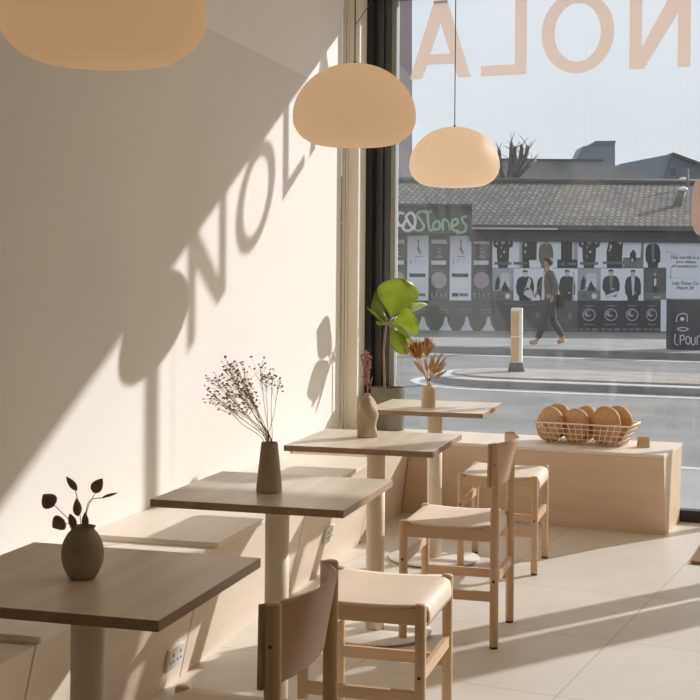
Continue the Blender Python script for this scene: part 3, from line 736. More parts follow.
mb = MB(); mb.tube([(-10, RD-DW, RZ+.03), (16, RD-DW, RZ+.03)], .09, 8); mb.build('ridge_tiles', GUTTER, bl)
mb = MB(); mb.box((9.4, -.36, zE-.06), (13.2, .12, .12), .02); mb.box((9.4, -.06, zE-.26), (13.2, .1, .24)); mb.build('gutter', GUTTER, bl)
# left fascia with graffiti
fa, fz1 = ez(472, 206, DW-.8); fz0 = ez(440, 233.5, DW-.8)[1]
mb = MB(); mb.box(((fa-9)/2+.0, -.62, (fz0+fz1)/2-PZ), (fa+9, .36, fz1-fz0)); mb.build('fascia', FASCIA, bl)
ex1 = ez(490, 229, DW-.8)[0]
mb = MB(); mb.box(((fa+.03+ez(560,229,DW-.8)[0])/2, -.42, ez(520,228.5,DW-.5)[1]-PZ), (ez(560,229,DW-.8)[0]-fa-.03, .05, .045)); mb.build('pale_rail', KERBTOP, bl)
mb = MB(); mb.box(((fa-9)/2, -.66, fz1-PZ+.02), (fa+9, .5, .05)); mb.build('fascia_capping', GUTTER, bl)

def strokes(name, lab, cat, m, d, lines, r, off=0):
    c = ez(*lines[0][0], d); mb = MB()
    for ln in lines:
        P = [ez(px, py, d) for px, py in ln]
        pts = catmull([(p[0]-c[0], 0, p[1]-c[1]) for p in P], 5) if len(P) > 2 else [Vector((p[0]-c[0], 0, p[1]-c[1])) for p in P]
        mb.tube(pts, r, 6)
    mb.bm.transform(Matrix.Diagonal((1, .15, 1, 1)))
    return solo(mb, name, m, lab, cat, at(c[0], d, c[1]), YAW)
DG = DW-.81
strokes('graffiti_tag', 'green sprayed graffiti word on the dark fascia above the posters', 'graffiti', SPRAYG, DG, [
    [(428,214),(422,211),(417,215),(421,221),(424,227),(419,231),(412,228)], [(420,211),(432,212)], [(428,213),(428,222),(430,230),(434,229)],
    [(436,221),(433,226),(436,230),(440,227),(439,222),(436,221)], [(443,231),(443,221),(446,220),(449,224),(450,231)], [(452,227),(458,223),(456,219),(452,222),(453,230),(459,231)],
    [(467,216),(462,218),(463,222),(466,226),(464,232),(456,233)]], .033)
strokes('graffiti_tag', 'white sprayed graffiti loops at the left end of the dark fascia', 'graffiti', SPRAYW, DG, [
    [(404,214),(399,213),(397,220),(400,226),(404,224)], [(406,220),(403,228),(408,231),(414,227),(415,218),(411,213),(406,217),(411,226),(415,229)]], .038)

# ---- posters: thin sheets with printed shapes; coordinates are fractions of the sheet
def circle(cx, cy, rx, ry, n=16): return [(cx+rx*cos(2*pi*k/n), cy+ry*sin(2*pi*k/n)) for k in range(n)]
PMATS = [PAPER, PAPERGREY, INK, INKGREY, INKOLIVE, CHARCOAL, MAUVEDOT, SKINTONE, SPRAYW]
PA, PG, IK, IG, IO, CHC, MV, SK, WH = range(9)
def poster(lab, x0, x1, y0, y1, base, shapes, layer=0, grp='fly posters on the wall across the street'):
    d = DW - .004 - .006*layer
    a = ez(x0, y0, d); c = ez(x1, y1, d); W, H = c[0]-a[0], a[1]-c[1]
    mb = MB(); mb.mi = base; mb.box((W/2, .0, H/2), (W, .004, H))
    for i, (mi, P) in enumerate(shapes):
        mb.mi = mi; y = -.0028 - .0012*i
        f = mb.bm.faces.new([mb.bm.verts.new((x*W, y, z*H)) for x, z in P]); f.material_index = mi
    bm = mb.bm
    me = bpy.data.meshes.new('poster'); bm.to_mesh(me); bm.free()
    for m in PMATS: me.materials.append(m)
    o = bpy.data.objects.new('poster', me); COL.objects.link(o); o.location = at(a[0], d, c[1]); o.rotation_euler = (0,0,YAW)
    return tag(o, lab, 'poster', grp)
def man(cx, w, top, m, skin=SK, bottom=0, shirt=None):
    hw = w/2; S_ = []; sh = top-.22
    S_.append((m, [(cx-hw*.62,bottom),(cx+hw*.66,bottom),(cx+hw*.70,bottom+.14),(cx+hw*.98,bottom+.20),(cx+hw,sh-.26),(cx+hw*.86,sh-.08),(cx+hw*.62,sh),(cx+hw*.22,sh+.03),(cx-hw*.22,sh+.03),(cx-hw*.64,sh-.01),(cx-hw*.88,sh-.10),(cx-hw*1.0,sh-.30),(cx-hw*.92,bottom+.22),(cx-hw*.66,bottom+.12)]))
    S_.append((skin, [(cx-w*.07,sh-.01),(cx+w*.07,sh-.01),(cx+w*.06,sh+.08),(cx-w*.06,sh+.08)]))
    S_.append((skin, circle(cx, top-.105, w*.135, .092))); S_.append((m, [(cx-w*.15,top-.10),(cx-w*.12,top-.065),(cx+w*.05,top-.055),(cx+w*.14,top-.085),(cx+w*.15,top-.04),(cx+w*.09,top-.005),(cx-w*.08,top),(cx-w*.16,top-.04)]))
    if shirt is not None: S_.append((shirt, [(cx-w*.11, sh+.01),(cx+w*.11, sh+.01),(cx+w*.05, bottom+.16),(cx-w*.03, bottom+.16)]))
    S_.append((skin, circle(cx+w*.12, bottom+.24, w*.09, .03, 8)))
    return S_
def coat_up(cx=.5):
    return [(IK, [(.28,0),(.72,0),(.78,.3),(.80,.62),(.95,.66),(.97,.86),(.80,.95),(.5,.97),(.2,.95),(.03,.86),(.05,.66),(.20,.62),(.22,.3)]),
            (WH, [(.13,.72),(.26,.88),(.25,.72)]), (WH, [(.87,.74),(.74,.90),(.76,.74)]), (SK, circle(.5,.82,.1,.09)), (WH, circle(.55,.5,.05,.035,8)), (SK, circle(.42,.63,.03,.03,8)), (SK, circle(.40,.36,.03,.03,8)), (IO, [(.1,.10),(.9,.10),(.9,.18),(.1,.18)])]
def landscape():
    return [(IG, [(0,0),(1,0),(1,.32),(0,.30)]), (PG, [(0,.30),(1,.32),(1,1),(0,1)]), (WH, [(.35,.42),(.85,.42),(.80,.85),(.42,.85)]), (IK, [(.12,.32),(.30,.35),(.36,.62),(.25,.78),(.15,.6)]), (IK, [(.42,.3),(.82,.3),(.66,.5),(.6,.62),(.5,.5)]), (WH, circle(.72,.14,.12,.09,10)), (IO, circle(.3,.14,.12,.07,10))]
DARKP = lambda: [(WH, [(.12,.88),(.86,.88),(.90,.86),(.84,.945),(.12,.945)]), (PG, [(.42,.80),(.58,.80),(.58,.815),(.42,.815)]), (PG, [(.36,.745),(.64,.745),(.64,.76),(.36,.76)]), (PG, [(.42,.70),(.58,.70),(.58,.715),(.42,.715)]), (PG, [(.33,.665),(.67,.665),(.67,.68),(.33,.68)]),
                 (WH, [(.12,.555),(.84,.555),(.84,.62),(.12,.62)]), (IG, [(.2,.46),(.8,.46),(.8,.475),(.2,.475)]), (MV, circle(.5,.315,.38,.13,24)),
                 (IG, [(.25,.150),(.75,.150),(.75,.165),(.25,.165)])] + [(PG, s) for s in stay()]
def stay():
    o = []; 
    def seg(x0,z0,x1,z1): o.append([(x0,z0),(x1,z0),(x1,z1),(x0,z1)])
    z, h, t = .045, .075, .014
    x = .12; seg(x,z,x+.09,z+t); seg(x,z+h/2-t/2,x+.09,z+h/2+t/2); seg(x,z+h-t,x+.09,z+h); seg(x,z+h/2,x+.025,z+h); seg(x+.065,z,x+.09,z+h/2)        # S
    x = .34; seg(x,z+h-t,x+.10,z+h); seg(x+.038,z,x+.062,z+h)                                                                                      # T
    x = .56; o.append([(x,z),(x+.025,z),(x+.06,z+h),(x+.04,z+h)]); o.append([(x+.10,z),(x+.075,z),(x+.04,z+h),(x+.06,z+h)]); seg(x+.03,z+.02,x+.07,z+.032)   # A
    x = .78; seg(x+.038,z,x+.062,z+h*.5); o.append([(x,z+h),(x+.025,z+h),(x+.062,z+h*.5),(x+.038,z+h*.5)]); o.append([(x+.10,z+h),(x+.075,z+h),(x+.038,z+h*.5),(x+.062,z+h*.5)])  # Y
    return o
WHITEP = lambda: [(IG, [(.46,.93),(.55,.93),(.54,.85),(.60,.76),(.56,.72),(.46,.79),(.50,.86)]), (PG, circle(.60,.735,.07,.03,10)), (IG, [(.30,.672),(.72,.672),(.68,.682),(.36,.682)]), (IK, [(.10,.36),(.86,.36),(.86,.415),(.10,.415)]), (IK, [(.12,.06),(.40,.06),(.40,.115),(.12,.115)]), (IG, [(.45,.065),(.86,.065),(.86,.11),(.45,.11)])] + \
                 [(PG, [(x,z*.8+.535),(x2,z*.8+.535),(x2,z2*.8+.535),(x,z2*.8+.535)]) for (x,z),(x2,z),(x2,z2),(x,z2) in [s for s in stay() if s[0][1]==s[1][1] and s[1][0]==s[2][0]]]
poster('dark grey poster with white bars, cut off by the window frame at the far left', 390, 406.2, 236, 300, CHC, DARKP())
poster('white column poster with a grey squiggle figure, left of the two', 407.5, 428.3, 235.5, 300.5, PA, WHITEP(), 1)
poster('dark grey poster with mauve circle between the two white column posters', 429, 449, 236, 300.5, CHC, DARKP())
poster('white column poster with a grey squiggle figure, right of the two', 450, 471, 235.5, 300.5, PA, WHITEP(), 1)
poster('dark grey poster with mauve circle right of both white column posters', 471.5, 491.5, 236, 300.5, CHC, DARKP())
TOPR, BOTR = (235.6, 268), (268.3, 300.6)
poster('photo poster of a dark coat with raised arms, leftmost of the top row', 492.5, 513.5, *TOPR, PA, coat_up())
poster('photo poster with a dark dress filling its right half, top row', 513.7, 536.5, *TOPR, PA, [(PG, [(.25,0),(.42,0),(.42,1),(.25,1)]), (IK, [(.40,0),(1,0),(1,.97),(.52,.95),(.36,.7)]), (SK, circle(.52,.72,.07,.07,10)), (SK, circle(.5,.5,.05,.05,10)), (PA, [(.7,0),(1,0),(1,.25),(.66,.24)]), (IO, [(.0,.1),(.6,.1),(.6,.18),(0,.18)])])
poster('photo poster of a man in an olive coat, third in the top row', 536.7, 557.2, *TOPR, PA, man(.45,.72,.96,IO))
poster('photo poster of a dark doorway, fourth in the top row', 557.4, 577.5, *TOPR, PA, [(INK and IK, [(.18,.2),(.74,.2),(.74,1),(.18,1)]), (IK, [(0,0),(1,0),(1,.26),(0,.26)]), (IO, circle(.3,.13,.12,.07,10)), (IG, [(.5,.1),(.9,.1),(.9,.16),(.5,.16)]), (PG, [(.80,.26),(1,.26),(1,1),(.80,1)])])
poster('photo poster of a dark coat with raised arms, right of the dark doorway poster', 577.7, 600.5, *TOPR, PA, coat_up())
poster('photo poster of a draped dark coat, sixth in the top row', 600.7, 623, *TOPR, PA, [(IK, [(.28,0),(.98,0),(.95,.35),(1.0,.85),(.88,.72),(.6,.86),(.45,1),(.35,.8),(.26,.5)]), (WH, circle(.45,.66,.05,.07,10)), (SK, circle(.4,.55,.04,.04,8)), (IO, [(.1,.12),(1,.12),(1,.2),(.1,.2)])])
poster('photo poster of pale landscape with one dark dot, in the top row', 623.2, 643.3, *TOPR, PA, [(IG, [(0,0),(1,0),(1,.32),(0,.32)]), (IK, [(.33,.22),(.62,.22),(.64,.45),(.5,.58),(.34,.44)]), (PG, [(.32,.97),(.62,.97),(.48,.88)]), (IG, [(.85,.3),(1,.3),(1,1),(.93,1)]), (WH, circle(.45,.25,.05,.05,8))])
poster('photo poster of man in black suit at right end of top row', 643.5, 664.3, *TOPR, PA, man(.45,.72,.95,IK,SK,0,IG))
poster('photo poster of a hazy landscape, leftmost of the bottom row', 492.5, 513.5, *BOTR, PA, landscape())
poster('high contrast photo poster of a seated figure, second in the bottom row', 513.7, 535.5, *BOTR, PA, man(.52,.82,.95,IK,WH) + [(WH, [(.45,.2),(.7,.75),(.8,.6),(.72,.4),(.9,.25),(.75,.05)]), (IK, [(.5,.3),(.75,.35),(.6,.42)])])
poster('photo poster of a dark figure in a hood, third in the bottom row', 535.7, 557.2, *BOTR, PA, man(.5,.9,.95,IK))
poster('photo poster of man in dark overcoat turned aside, bottom row', 557.4, 577.5, *BOTR, PA, man(.48,.8,.96,IK) + [(PG, [(.72,0),(.82,0),(.82,.9),(.78,.9)])])
poster('photo poster of a hazy landscape, fifth in the bottom row', 577.7, 600.5, *BOTR, PA, landscape())
poster('photo poster of man in dark jacket folding his arms, bottom row', 600.7, 622, *BOTR, PA, man(.48,.82,.97,IK,SK,.12,IG) + [(WH, [(.2,.16),(.75,.3),(.8,.2),(.3,.06)])])
poster('photo poster of woman in black jacket over white top, bottom row', 622.2, 643.5, *BOTR, PA, man(.5,.76,.96,IK,SK,0,WH))
poster('dark photo poster with a small pale figure, end of the bottom row', 643.7, 666, 267.5, 299, CHC, [(IG, [(0,0),(1,0),(1,.2),(0,.2)]), (IK, [(.4,.2),(.62,.2),(.6,.7),(.42,.7)]), (WH, [(.46,.42),(.56,.42),(.57,.66),(.47,.66)]), (SK, circle(.5,.78,.05,.05,10)), (PG, [(.4,.02),(.75,.02),(.7,.08),(.5,.1)])], 1)
big = poster('large pale text poster at the right end of the wall', 664.5, 718, 234.5, 299, PA, [(IG, [(.115,.30),(.13,.30),(.128,.5),(.12,.5)]), (PG, [(.03,.73),(.33,.66),(.33,.665),(.03,.742)]), (PG, [(.05,.34),(.5,.30),(.5,.305),(.05,.345)])])
def text(parent, body, x, z, size, m=INK, y=-.012):
    cu = bpy.data.curves.new('printed_text', 'FONT'); cu.body = body; cu.size = size; cu.extrude = .0008; cu.shear = .12
    o = bpy.data.objects.new('tmp', cu); COL.objects.link(o)
    me = bpy.data.meshes.new_from_object(o.evaluated_get(bpy.context.evaluated_depsgraph_get())); bpy.data.objects.remove(o)
    me.transform(Matrix.Rotation(radians(90), 4, 'X')); me.materials.clear(); me.materials.append(m)
    t = bpy.data.objects.new('printed_text', me); COL.objects.link(t); t.parent = parent; t.location = (x, y, z)
    return t
text(big, 'The world is a wo', .13, .93, .115); text(big, "isn't where", .27, .83, .105); text(big, 'of wonderous', .17, .73, .105); text(big, 'Late Times Co', .17, .33, .105); text(big, 'March 28', .28, .22, .105)
poster('narrow pale blank poster strip below the dark small-figure poster', 660.8, 671, 299.5, 331.5, PA, [])
# bottom row
for i, (x0, x1, pl) in enumerate([(578,600,'leftmost of four'), (600.3,621.5,'second of four'), (621.8,642.5,'third of four'), (642.8,660.5,'rightmost of four')]):
    R = [(PG, circle(.5,.55,.30,.20,20)), (IK, circle(.5,.55,.25,.165,20)), (PG, circle(.45,.58,.16,.09,12)), (IK, circle(.52,.60,.12,.06,12)), (IG, [(.25,.22),(.75,.22),(.75,.26),(.25,.26)]), (IG, [(.3,.82),(.7,.82),(.7,.86),(.3,.86)]), (IG, [(.05,.04),(.25,.04),(.25,.12),(.05,.12)]), (IG, [(.32,.04),(.55,.04),(.55,.12),(.32,.12)]), (IG, [(.62,.04),(.92,.04),(.92,.12),(.62,.12)])]
    poster('black poster with pale ring emblem under photo posters, '+pl, x0, x1, 300.8, 332, IK, R)
for i, (x0, x1, pl) in enumerate([(407,433,'leftmost'), (433.2,454,'second'), (454.2,475,'third'), (475.2,497,'rightmost')]):
    poster('grey poster with a white peak at its foot, '+pl+' of four', x0, x1, 303, 331.5, CHC, [(WH, [(.25,0),(.95,0),(.75,.22),(.66,.52),(.56,.52),(.48,.25)]), (IG, [(.2,.75),(.8,.75),(.8,.79),(.2,.79)]), (IG, [(.3,.66),(.7,.66),(.7,.69),(.3,.69)])])
poster('wide grey weathered poster with faint red marks behind the bollard', 497.5, 577.5, 302, 331.5, CHC, [(IG, [(.05,.93),(.5,.90),(.5,.93),(.05,.96)]), (IO, circle(.3,.5,.03,.1,8)), (IG, [(0,.05),(1,.05),(1,.08),(0,.08)])] + [(IG, circle(x,.55,.028,.12,10)) for x in (.18,.5,.72,.9)])

# street cabinet with graffiti
DCb = 23.2
c0 = ez(671.3, 351, DCb); c1 = ez(671.3, 299.5, DCb)
cb = thing('street_cabinet', 'black graffiti-covered street cabinet on the far pavement at the right edge', 'cabinet', at(c0[0], DCb, PZ), YAW)
mb = MB(); mb.box((.40, .2, (c1[1]-PZ)/2), (.80, .4, c1[1]-PZ), .02); mb.build('body', CABBLACK, cb)
mb = MB(); mb.box((.40, -.004, (c1[1]-PZ)/2), (.70, .012, c1[1]-PZ-.12), .004); mb.build('door', CABBLACK, cb)
def cz(px, py): a = ez(px, py, DCb); return Vector((a[0]-c0[0], -.014, a[1]-PZ))
mb = MB()
for ln in [[(675,334),(674.5,343),(678,345)], [(680,335),(680,345)], [(679.5,337),(683,335),(684,339),(680.5,340)], [(687,336),(685.5,341),(688,344.5),(690,340),(688,336)], [(691,337),(691.5,344),(694.5,344),(695,337)], [(697,345),(697,337),(700,336)], [(677,328.5),(683,327.5),(688,329),(683,331),(677,329.5)]]:
    mb.tube(catmull([cz(*p) for p in ln], 4), .009, 6)
mb.build('graffiti', SPRAYW, cb)
mb = MB(); mb.tube([cz(682,319), cz(682,319)+Vector((0,-.004,0))], .035, 12); mb.tube(catmull([cz(676,322), cz(678,315), cz(686,314), cz(687,322)], 5), .008, 6); mb.build('emblem', SPRAYW, cb)

# bollard on the island
DB = 17.6
p0 = ez(515, 374, DB)
bo = thing('traffic_bollard', 'tan and white traffic bollard standing on the island', 'bollard', at(p0[0]+.02, DB, .105), radians(-12)+YAW)
hB = ez(515, 308, DB)[1]-.105
mb = MB(); mb.hull2([(-.11,-.09,0),(.11,-.09,0),(.11,.09,0),(-.11,.09,0)], [(-.085,-.07,.12),(.085,-.07,.12),(.085,.07,.12),(-.085,.07,.12)]); mb.build('base', BOLLARDK, bo, bevel=.008)
mb = MB(); mb.box((0,0,.12+(hB-.12)/2), (.15,.13,hB-.12), .01); mb.build('post', BOLLARDW, bo)
mb = MB(); mb.box((-.018,-.063,.13+(hB-.16)*.24), (.105,.012,(hB-.16)*.47), .003); mb.box((-.018,-.063,.13+(hB-.16)*.745), (.105,.012,(hB-.16)*.48), .003); mb.build('front_panel', BOLLARDTAN, bo)

# roof furniture
DF = 32.2
f0, f1 = ez(674.5, 208, DF), ez(682, 190, DF)
fl = thing('roof_flue', 'short tilted flue pipe with a white cap on the tiled roof', 'flue', at(f0[0], DF, f0[1]-.1), YAW)
mb = MB(); v = Vector((f1[0]-f0[0], -.05, f1[1]-f0[1])); mb.tube([(0,0,-.05), v+Vector((0,0,.1))], .105, 16); mb.build('pipe', PIPE, fl)
mb = MB(); mb.ball(v+Vector((.01,-.02,.11)), .125, 2, (1,1,.55)); mb.build('cap', PIPETOP, fl)
vz = ez(683, 181, 35)
vt = thing('roof_vent', 'small white-topped vent on the roof ridge', 'vent', at(vz[0], 35, vz[1]-.1), YAW)
MB().lathe([(0,-.3),(.06,-.3),(.06,.14),(0,.14)], 12).build('pipe', GUTTER, vt); MB().lathe([(0,.12),(.12,.12),(.10,.17),(.05,.2),(0,.205)], 16).build('cap', PIPETOP, vt)
rp = ez(687.5, 188, 34); rq = ez(687.5, 169, 34)
solo(MB().tube([(0,0,-.3),(0,0,rq[1]-rp[1])], .035, 8), 'roof_pole', REDPOLE, 'thin dull red pole rising from the roof beside the vent', 'pole', at(rp[0], 34, rp[1]), YAW)

def poly_building(name, lab, d, parts, depth=6, group=None):
    b0 = ez(*parts[0][2][0], d); t = thing(name, lab, 'building', at(b0[0], d, 0), YAW)
    for pn, m, P, dd, dp in parts:
        pts = [ez(px, py, d) for px, py in P]; mb = MB(); mb.slab([(a-b0[0], z) for a, z in pts], dd, dd+dp); mb.build(pn, m, t)
    return t
B = lambda px, d: None
def foot(d): return HY + CH*F_PX/d + 1
g60 = foot(60)
poly_building('gabled_house', 'blue grey gabled house rising behind the tiled roof at the right', 60,
    [('wall', SLATEWALL, [(664,g60),(664,182),(672.5,154.5),(705,166.5),(705,g60)], 0, 9), ('roof', SLATEROOF, [(618,g60),(618,172),(621,163.5),(672.5,153.5),(664,184),(664,g60)], .2, 8), ('verge', GUTTER, [(672,152.8),(706,165.2),(706,168),(672,155.2)], -.25, 9.3), ('window', PANEGLASS, [(670.8,175),(670.8,168),(675.8,168),(675.8,175)], -.05, .2)])
poly_building('warehouse', 'long grey sheet-roofed warehouse just behind the tiled roof', 52,
    [('wall', SHEETROOF, [(470,foot(52)),(470,160),(495,158.8),(603,160.5),(612,165),(628,168),(642,173),(650,181),(650,foot(52))], 0, 7), ('ridge', GUTTER, [(470,159.5),(470,158.3),(603,159.5),(603,161)], -.1, 7.2)])
poly_building('tower_block', 'teal box-shaped tower peeping over the grey warehouse roof', 72,
    [('wall', TEALBOX, [(576,foot(72)),(576,161),(582.5,146.5),(592,144.5),(595,142),(615,141.6),(615,foot(72))], 0, 2), ('parapet', SLATEWALL, [(592,145.5),(595,141.2),(615.4,140.8),(615.4,143)], -.1, 2.2)])
poly_building('brick_block', 'mauve brick block at the left edge of the glass, behind the tiled roof', 46,
    [('wall', MAUVE, [(370,foot(46)),(370,-120),(412,-120),(412,foot(46))], 0, 6), ('corner_band', MAUVEPALE, [(397,184),(397,62),(412,78),(412,184)], -.12, .3)])
# bare pollarded tree
DT = 40
tb = ez(508, 190, DT)
tr = thing('bare_tree', 'bare pollarded tree beside the far lamp, above the tiled roof', 'tree', at(tb[0], DT, PZ), YAW)
def tp(px, py, y=0): a = ez(px, py, DT); return Vector((a[0]-tb[0], y, a[1]-PZ))
MB().tube([(0,0,0), (0,.02,1.5), tp(508,190)+Vector((0,0,-.2)), tp(508.5,181)], [.2,.17,.13,.11], 10).build('trunk', BARK, tr)
rt = random.Random(5)
for ln in [[(508,184),(511,165),(512,142)], [(508,183),(515,165),(516,146)], [(509,184),(520,160),(521,145)], [(510,182),(524,158),(528,146)], [(512,184),(525,168),(536,160)], [(507,184),(501,172),(499,150)], [(507,185),(497,176),(490,168)]]:
    P = catmull([tp(*p, rt.uniform(-.3,.3)) for p in ln], 5); n = len(P)
    bn = MB().tube(P, [.085-.035*i/n for i in range(n)], 7).build('branch', BARK, tr)
    mb = MB()
    for k in range(6):
        q0 = P[rt.choice(range(n//2, n))]; dv = Vector((rt.uniform(-.35,.35), rt.uniform(-.3,.3), rt.uniform(.12,.38)))
        mb.tube([q0, q0+dv*.5+Vector((0,0,.03)), q0+dv], [.016,.01,.005], 4)
    mb.build('twigs', BARK, bn)

# pink rounded sign plate at the very edge of the view, hung inside the glass
x_, z_ = 2.100, 1.79
mb = MB(); pl = []
for k in range(28):
    a = 2*pi*k/28; pl.append((.062*(abs(cos(a))**.7)*(1 if cos(a) > 0 else -1), .165*(abs(sin(a))**.7)*(1 if sin(a) > 0 else -1)))
mb.slab(pl, -.006, .006)
hs = solo(mb, 'hanging_sign', PINKDECAL, 'pink rounded sign plate hanging in the window at the right edge', 'sign', (x_, WY+WS*x_-.035, z_), WROT)
MB().tube([(0,0,.16),(0,0,ZH-z_-.03)], .0015, 6).build('hanging_wire', CORD, hs)

# ------------------------------------------------------------------ person walking left on the far pavement
def skin_mesh(name, V, E, R, m, parent, root=0, sub=2):
    me = bpy.data.meshes.new(name); me.from_pydata(V, E, []); o = bpy.data.objects.new(name, me); COL.objects.link(o)
    md = o.modifiers.new('s', 'SKIN'); md.use_smooth_shade = True
    for i, r in enumerate(R):
        sv = me.skin_vertices[0].data[i]; sv.radius = r if isinstance(r, tuple) else (r, r); sv.use_root = (i == root)
    o.modifiers.new('u', 'SUBSURF').levels = sub
    dg = bpy.context.evaluated_depsgraph_get(); dg.update()
    m2 = bpy.data.meshes.new_from_object(o.evaluated_get(dg)); bpy.data.objects.remove(o)
    m2.materials.clear(); m2.materials.append(m)
    for p in m2.polygons: p.use_smooth = True
    q = bpy.data.objects.new(name, m2); COL.objects.link(q)
    if parent: q.parent = parent
    return q
DP = 24.4
pc = ez(549, 345, DP)
pe = thing('person', 'person in olive jacket, dark trousers and tan shoes walking left across the street', 'person', at(pc[0], DP, PZ), YAW)
# local: x right, -x is the walking direction, y depth, z up
J = dict(pelvis=(.02,0,.88), waist=(.01,0,1.0), chest=(-.01,0,1.22), neckb=(-.02,0,1.38), neck=(-.03,0,1.43), head=(-.05,0,1.52), crown=(-.045,0,1.585),
         shl=(-.01,-.17,1.35), ell=(.10,-.21,1.10), wrl=(.02,-.22,.88), hnl=(-.01,-.22,.80), shr=(-.01,.17,1.35), elr=(-.10,.21,1.11), wrr=(-.22,.2,.95), hnr=(-.26,.2,.88),
         hpl=(.02,-.09,.84), knl=(-.10,-.09,.47), anl=(-.24,-.09,.09), tol=(-.37,-.09,.035), hpr=(.02,.09,.84), knr=(.08,.09,.46), anr=(.28,.09,.13), tor=(.18,.09,.03))
names = list(J); ix = {n: i for i, n in enumerate(names)}
E_ = [('pelvis','waist'),('waist','chest'),('chest','neckb'),('neckb','neck'),('neck','head'),('head','crown'),('neckb','shl'),('shl','ell'),('ell','wrl'),('wrl','hnl'),('neckb','shr'),('shr','elr'),('elr','wrr'),('wrr','hnr'),
      ('pelvis','hpl'),('hpl','knl'),('knl','anl'),('anl','tol'),('pelvis','hpr'),('hpr','knr'),('knr','anr'),('anr','tor')]
R_ = dict(pelvis=.12, waist=.11, chest=.125, neckb=.06, neck=.048, head=(.085,.075), crown=.06, shl=.055, ell=.04, wrl=.028, hnl=.032, shr=.055, elr=.04, wrr=.028, hnr=.032, hpl=.085, knl=.055, anl=.038, tol=.03, hpr=.085, knr=.055, anr=.038, tor=.03)
skin_mesh('body', [J[n] for n in names], [(ix[a], ix[b]) for a, b in E_], [R_[n] for n in names], PSKIN, pe)
def sub(name, ns, es, rs, m, parent=pe):
    return skin_mesh(name, [J[n] if isinstance(n, str) else n for n in ns], es, rs, m, parent)
sub('trousers', ['pelvis', (.02,0,.97), 'hpl','knl',(-.23,-.09,.11),'hpr','knr',(.27,.09,.15)], [(0,1),(0,2),(2,3),(3,4),(0,5),(5,6),(6,7)], [.135,.128,.10,.075,.06,.10,.075,.06], PTROU)
sub('jacket', [(.04,0,.86),(.03,0,1.0),(.015,0,1.22),(-.01,0,1.36),'shl','ell',(.03,-.22,.90),'shr','elr',(-.20,.2,.97)], [(0,1),(1,2),(2,3),(3,4),(4,5),(5,6),(3,7),(7,8),(8,9)], [(.15,.17),.145,.150,.075,.075,.060,.048,.075,.060,.048], PJACK)
mb = MB(); mb.hull2([(-.145,-.06,.84),(-.145,.06,.84),(-.10,.06,.84),(-.10,-.06,.84)], [(-.125,-.035,1.36),(-.125,.035,1.36),(-.05,.035,1.38),(-.05,-.035,1.38)]); mb.build('shirt_front', PSHIRT, pe, bevel=.015)
for n, t in (('anl','tol'),('anr','tor')):
    a, b_ = Vector(J[n]), Vector(J[t])
    sub('shoe', [tuple(a+Vector((.03,0,-.03))), tuple((a+b_)/2+Vector((0,0,.0))), tuple(b_+Vector((-.02,0,.012)))], [(0,1),(1,2)], [.05,.048,.04], PSHOE)
mb = MB(); mb.ball((-.030, 0, 1.555), .098, 2, (1.0,.95,.95)); 
for v in list(mb.bm.verts):
    if v.co.x < -.085 and v.co.z < 1.585: v.co.x = -.06
mb.build('hair', PHAIR, pe)
for sy in (-1, 1):
    MB().ball((-.118, sy*.03, 1.525), .011, 1).build('eye', PHAIR, pe); MB().ball((-.045, sy*.08, 1.515), .02, 1, (1,.4,1.3)).build('ear', PSKIN, pe)
MB().ball((-.133, 0, 1.505), .016, 1, (1.1,.7,1.2)).build('nose', PSKIN, pe); MB().ball((-.122, 0, 1.472), .014, 1, (.5,1.4,.4)).build('mouth', noise_mat('lips', (.30,.12,.10), (.34,.15,.12), 5), pe)
bg = thing('shoulder_bag', 'black bag hanging behind the hip of the person across the street', 'bag', at(pc[0]+.20, DP, PZ+.70), YAW)
mb = MB(); mb.box((0,-.02,.12), (.13,.20,.26), .03); mb.build('bag_body', PHAIR, bg); MB().tube(catmull([(0,-.09,.24),(-.10,-.15,.50),(-.20,-.13,.68)], 6), .012, 6).build('strap', PHAIR, bg)

# ------------------------------------------------------------------ added ceiling lights out of view, lifting the warm ambient
FILLGLOW, _nt, _b, _o = mat('added_fill_glow'); _b.inputs['Base Color'].default_value = (.9,.8,.65,1); _b.inputs['Emission Color'].default_value = (1,.72,.42,1); _b.inputs['Emission Strength'].default_value = 4
def make_fill_light():
    t = thing('added_fill_light', 'added unseen ceiling downlight glowing warm white', 'light')
    MB().lathe([(.10,-.004),(.125,-.006),(.13,-.001),(.10,-.001),(.10,-.004)], 32).build('trim_ring', WHITEPAINT, t)
    MB().lathe([(0,-.003),(.10,-.003),(.10,-.001),(0,-.001)], 32).build('lens', FILLGLOW, t)
    return t
FILL0 = make_fill_light(); k = 0
for y in (4.4, 6.6):
    for x in (2.9, 4.4):
        t = FILL0 if k == 0 else copy_tree(FILL0); k += 1
        t.location = (x, y, ZC-.0005); t['group'] = 'added fill lights in the ceiling'
        la = bpy.data.lights.new('fill_light', 'AREA'); la.shape = 'DISK'; la.size = .2; la.energy = FILLW; la.color = (1,.71,.37)
        lo = bpy.data.objects.new('added_fill_lamp', la); COL.objects.link(lo); lo.location = (x, y, ZC-.012)

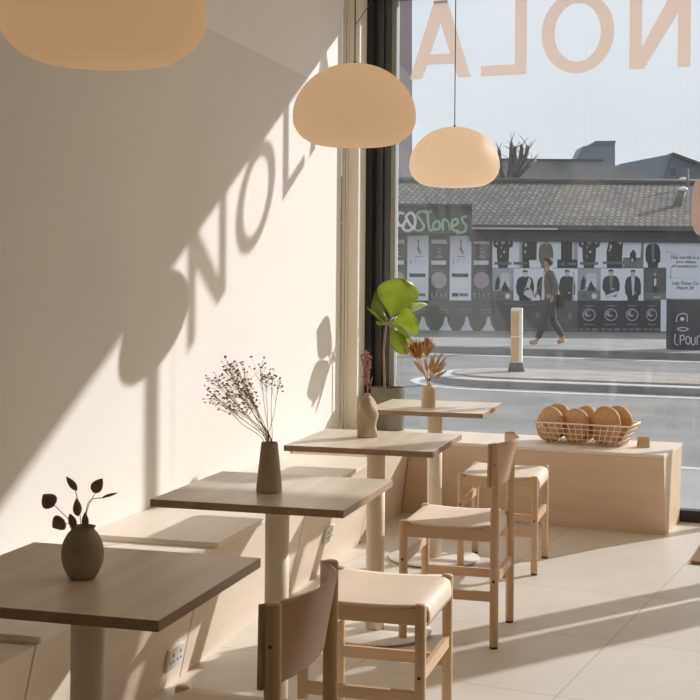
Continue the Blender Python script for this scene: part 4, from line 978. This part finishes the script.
# ------------------------------------------------------------------ light
w = bpy.data.worlds.new('sky'); S.world = w; w.use_nodes = True; nt = w.node_tree; nt.nodes.clear(); L = nt.links.new
out = N(nt, 'ShaderNodeOutputWorld'); bgk = N(nt, 'ShaderNodeBackground'); tc = N(nt, 'ShaderNodeTexCoord'); sx = N(nt, 'ShaderNodeSeparateXYZ')
cr = N(nt, 'ShaderNodeValToRGB'); e = cr.color_ramp.elements
e[0].position = 0; e[0].color = (.66,.69,.70,1); e[1].position = .22; e[1].color = (.62,.69,.77,1); e2 = e.new(.9); e2.color = (.47,.54,.63,1)
no = N(nt, 'ShaderNodeTexNoise'); no.inputs['Scale'].default_value = 3.0; no.inputs['Detail'].default_value = 5
mp = N(nt, 'ShaderNodeMapping'); mp.inputs['Scale'].default_value = (1, 1, 2.5)
cl = N(nt, 'ShaderNodeValToRGB'); cl.color_ramp.elements[0].position = .38; cl.color_ramp.elements[1].position = .68; cl.color_ramp.elements[0].color = (0,0,0,1); cl.color_ramp.elements[1].color = (.8,.8,.8,1)
mx = N(nt, 'ShaderNodeMix', data_type='RGBA'); mx.inputs[7].default_value = (.73,.75,.775,1)
L(tc.outputs['Generated'], sx.inputs[0]); L(sx.outputs[2], cr.inputs[0]); L(tc.outputs['Generated'], mp.inputs[0]); L(mp.outputs[0], no.inputs['Vector']); L(no.outputs[0], cl.inputs[0])
L(cl.outputs[0], mx.inputs[0]); L(cr.outputs[0], mx.inputs[6]); L(mx.outputs[2], bgk.inputs[0]); bgk.inputs[1].default_value = .88; L(bgk.outputs[0], out.inputs[0])
sl_ = bpy.data.lights.new('sun', 'SUN'); sl_.energy = 4.2; sl_.angle = radians(.75); sl_.color = (1.0, .985, .97)
so_ = bpy.data.objects.new('sun', sl_); COL.objects.link(so_); so_.rotation_euler = SUN.to_track_quat('Z', 'Y').to_euler(); so_.location = (10, 14, 9)

# ------------------------------------------------------------------ camera
cam = bpy.data.cameras.new('camera'); co = bpy.data.objects.new('camera', cam); COL.objects.link(co)
cam.sensor_width = 36; cam.lens = F_PX/700*36; cam.shift_y = (HY-350)/700; cam.clip_end = 400; cam.clip_start = .05
c_, s_ = cos(ROLL), sin(ROLL); up = Vector((0,0,1))
Rr = RV*c_ + up*s_; Ur = -RV*s_ + up*c_
Mx = Matrix((( Rr.x, Ur.x, -FV.x, CX), (Rr.y, Ur.y, -FV.y, 0), (Rr.z, Ur.z, -FV.z, CH), (0,0,0,1)))
co.matrix_world = Mx; S.camera = co
vs = S.view_settings; vs.view_transform = 'Standard'; vs.look = 'None'; vs.gamma = 1; vs.exposure = 0.40; vs.use_curve_mapping = False
S.cycles.max_bounces = 12; S.cycles.diffuse_bounces = 6; S.cycles.transparent_max_bounces = 24
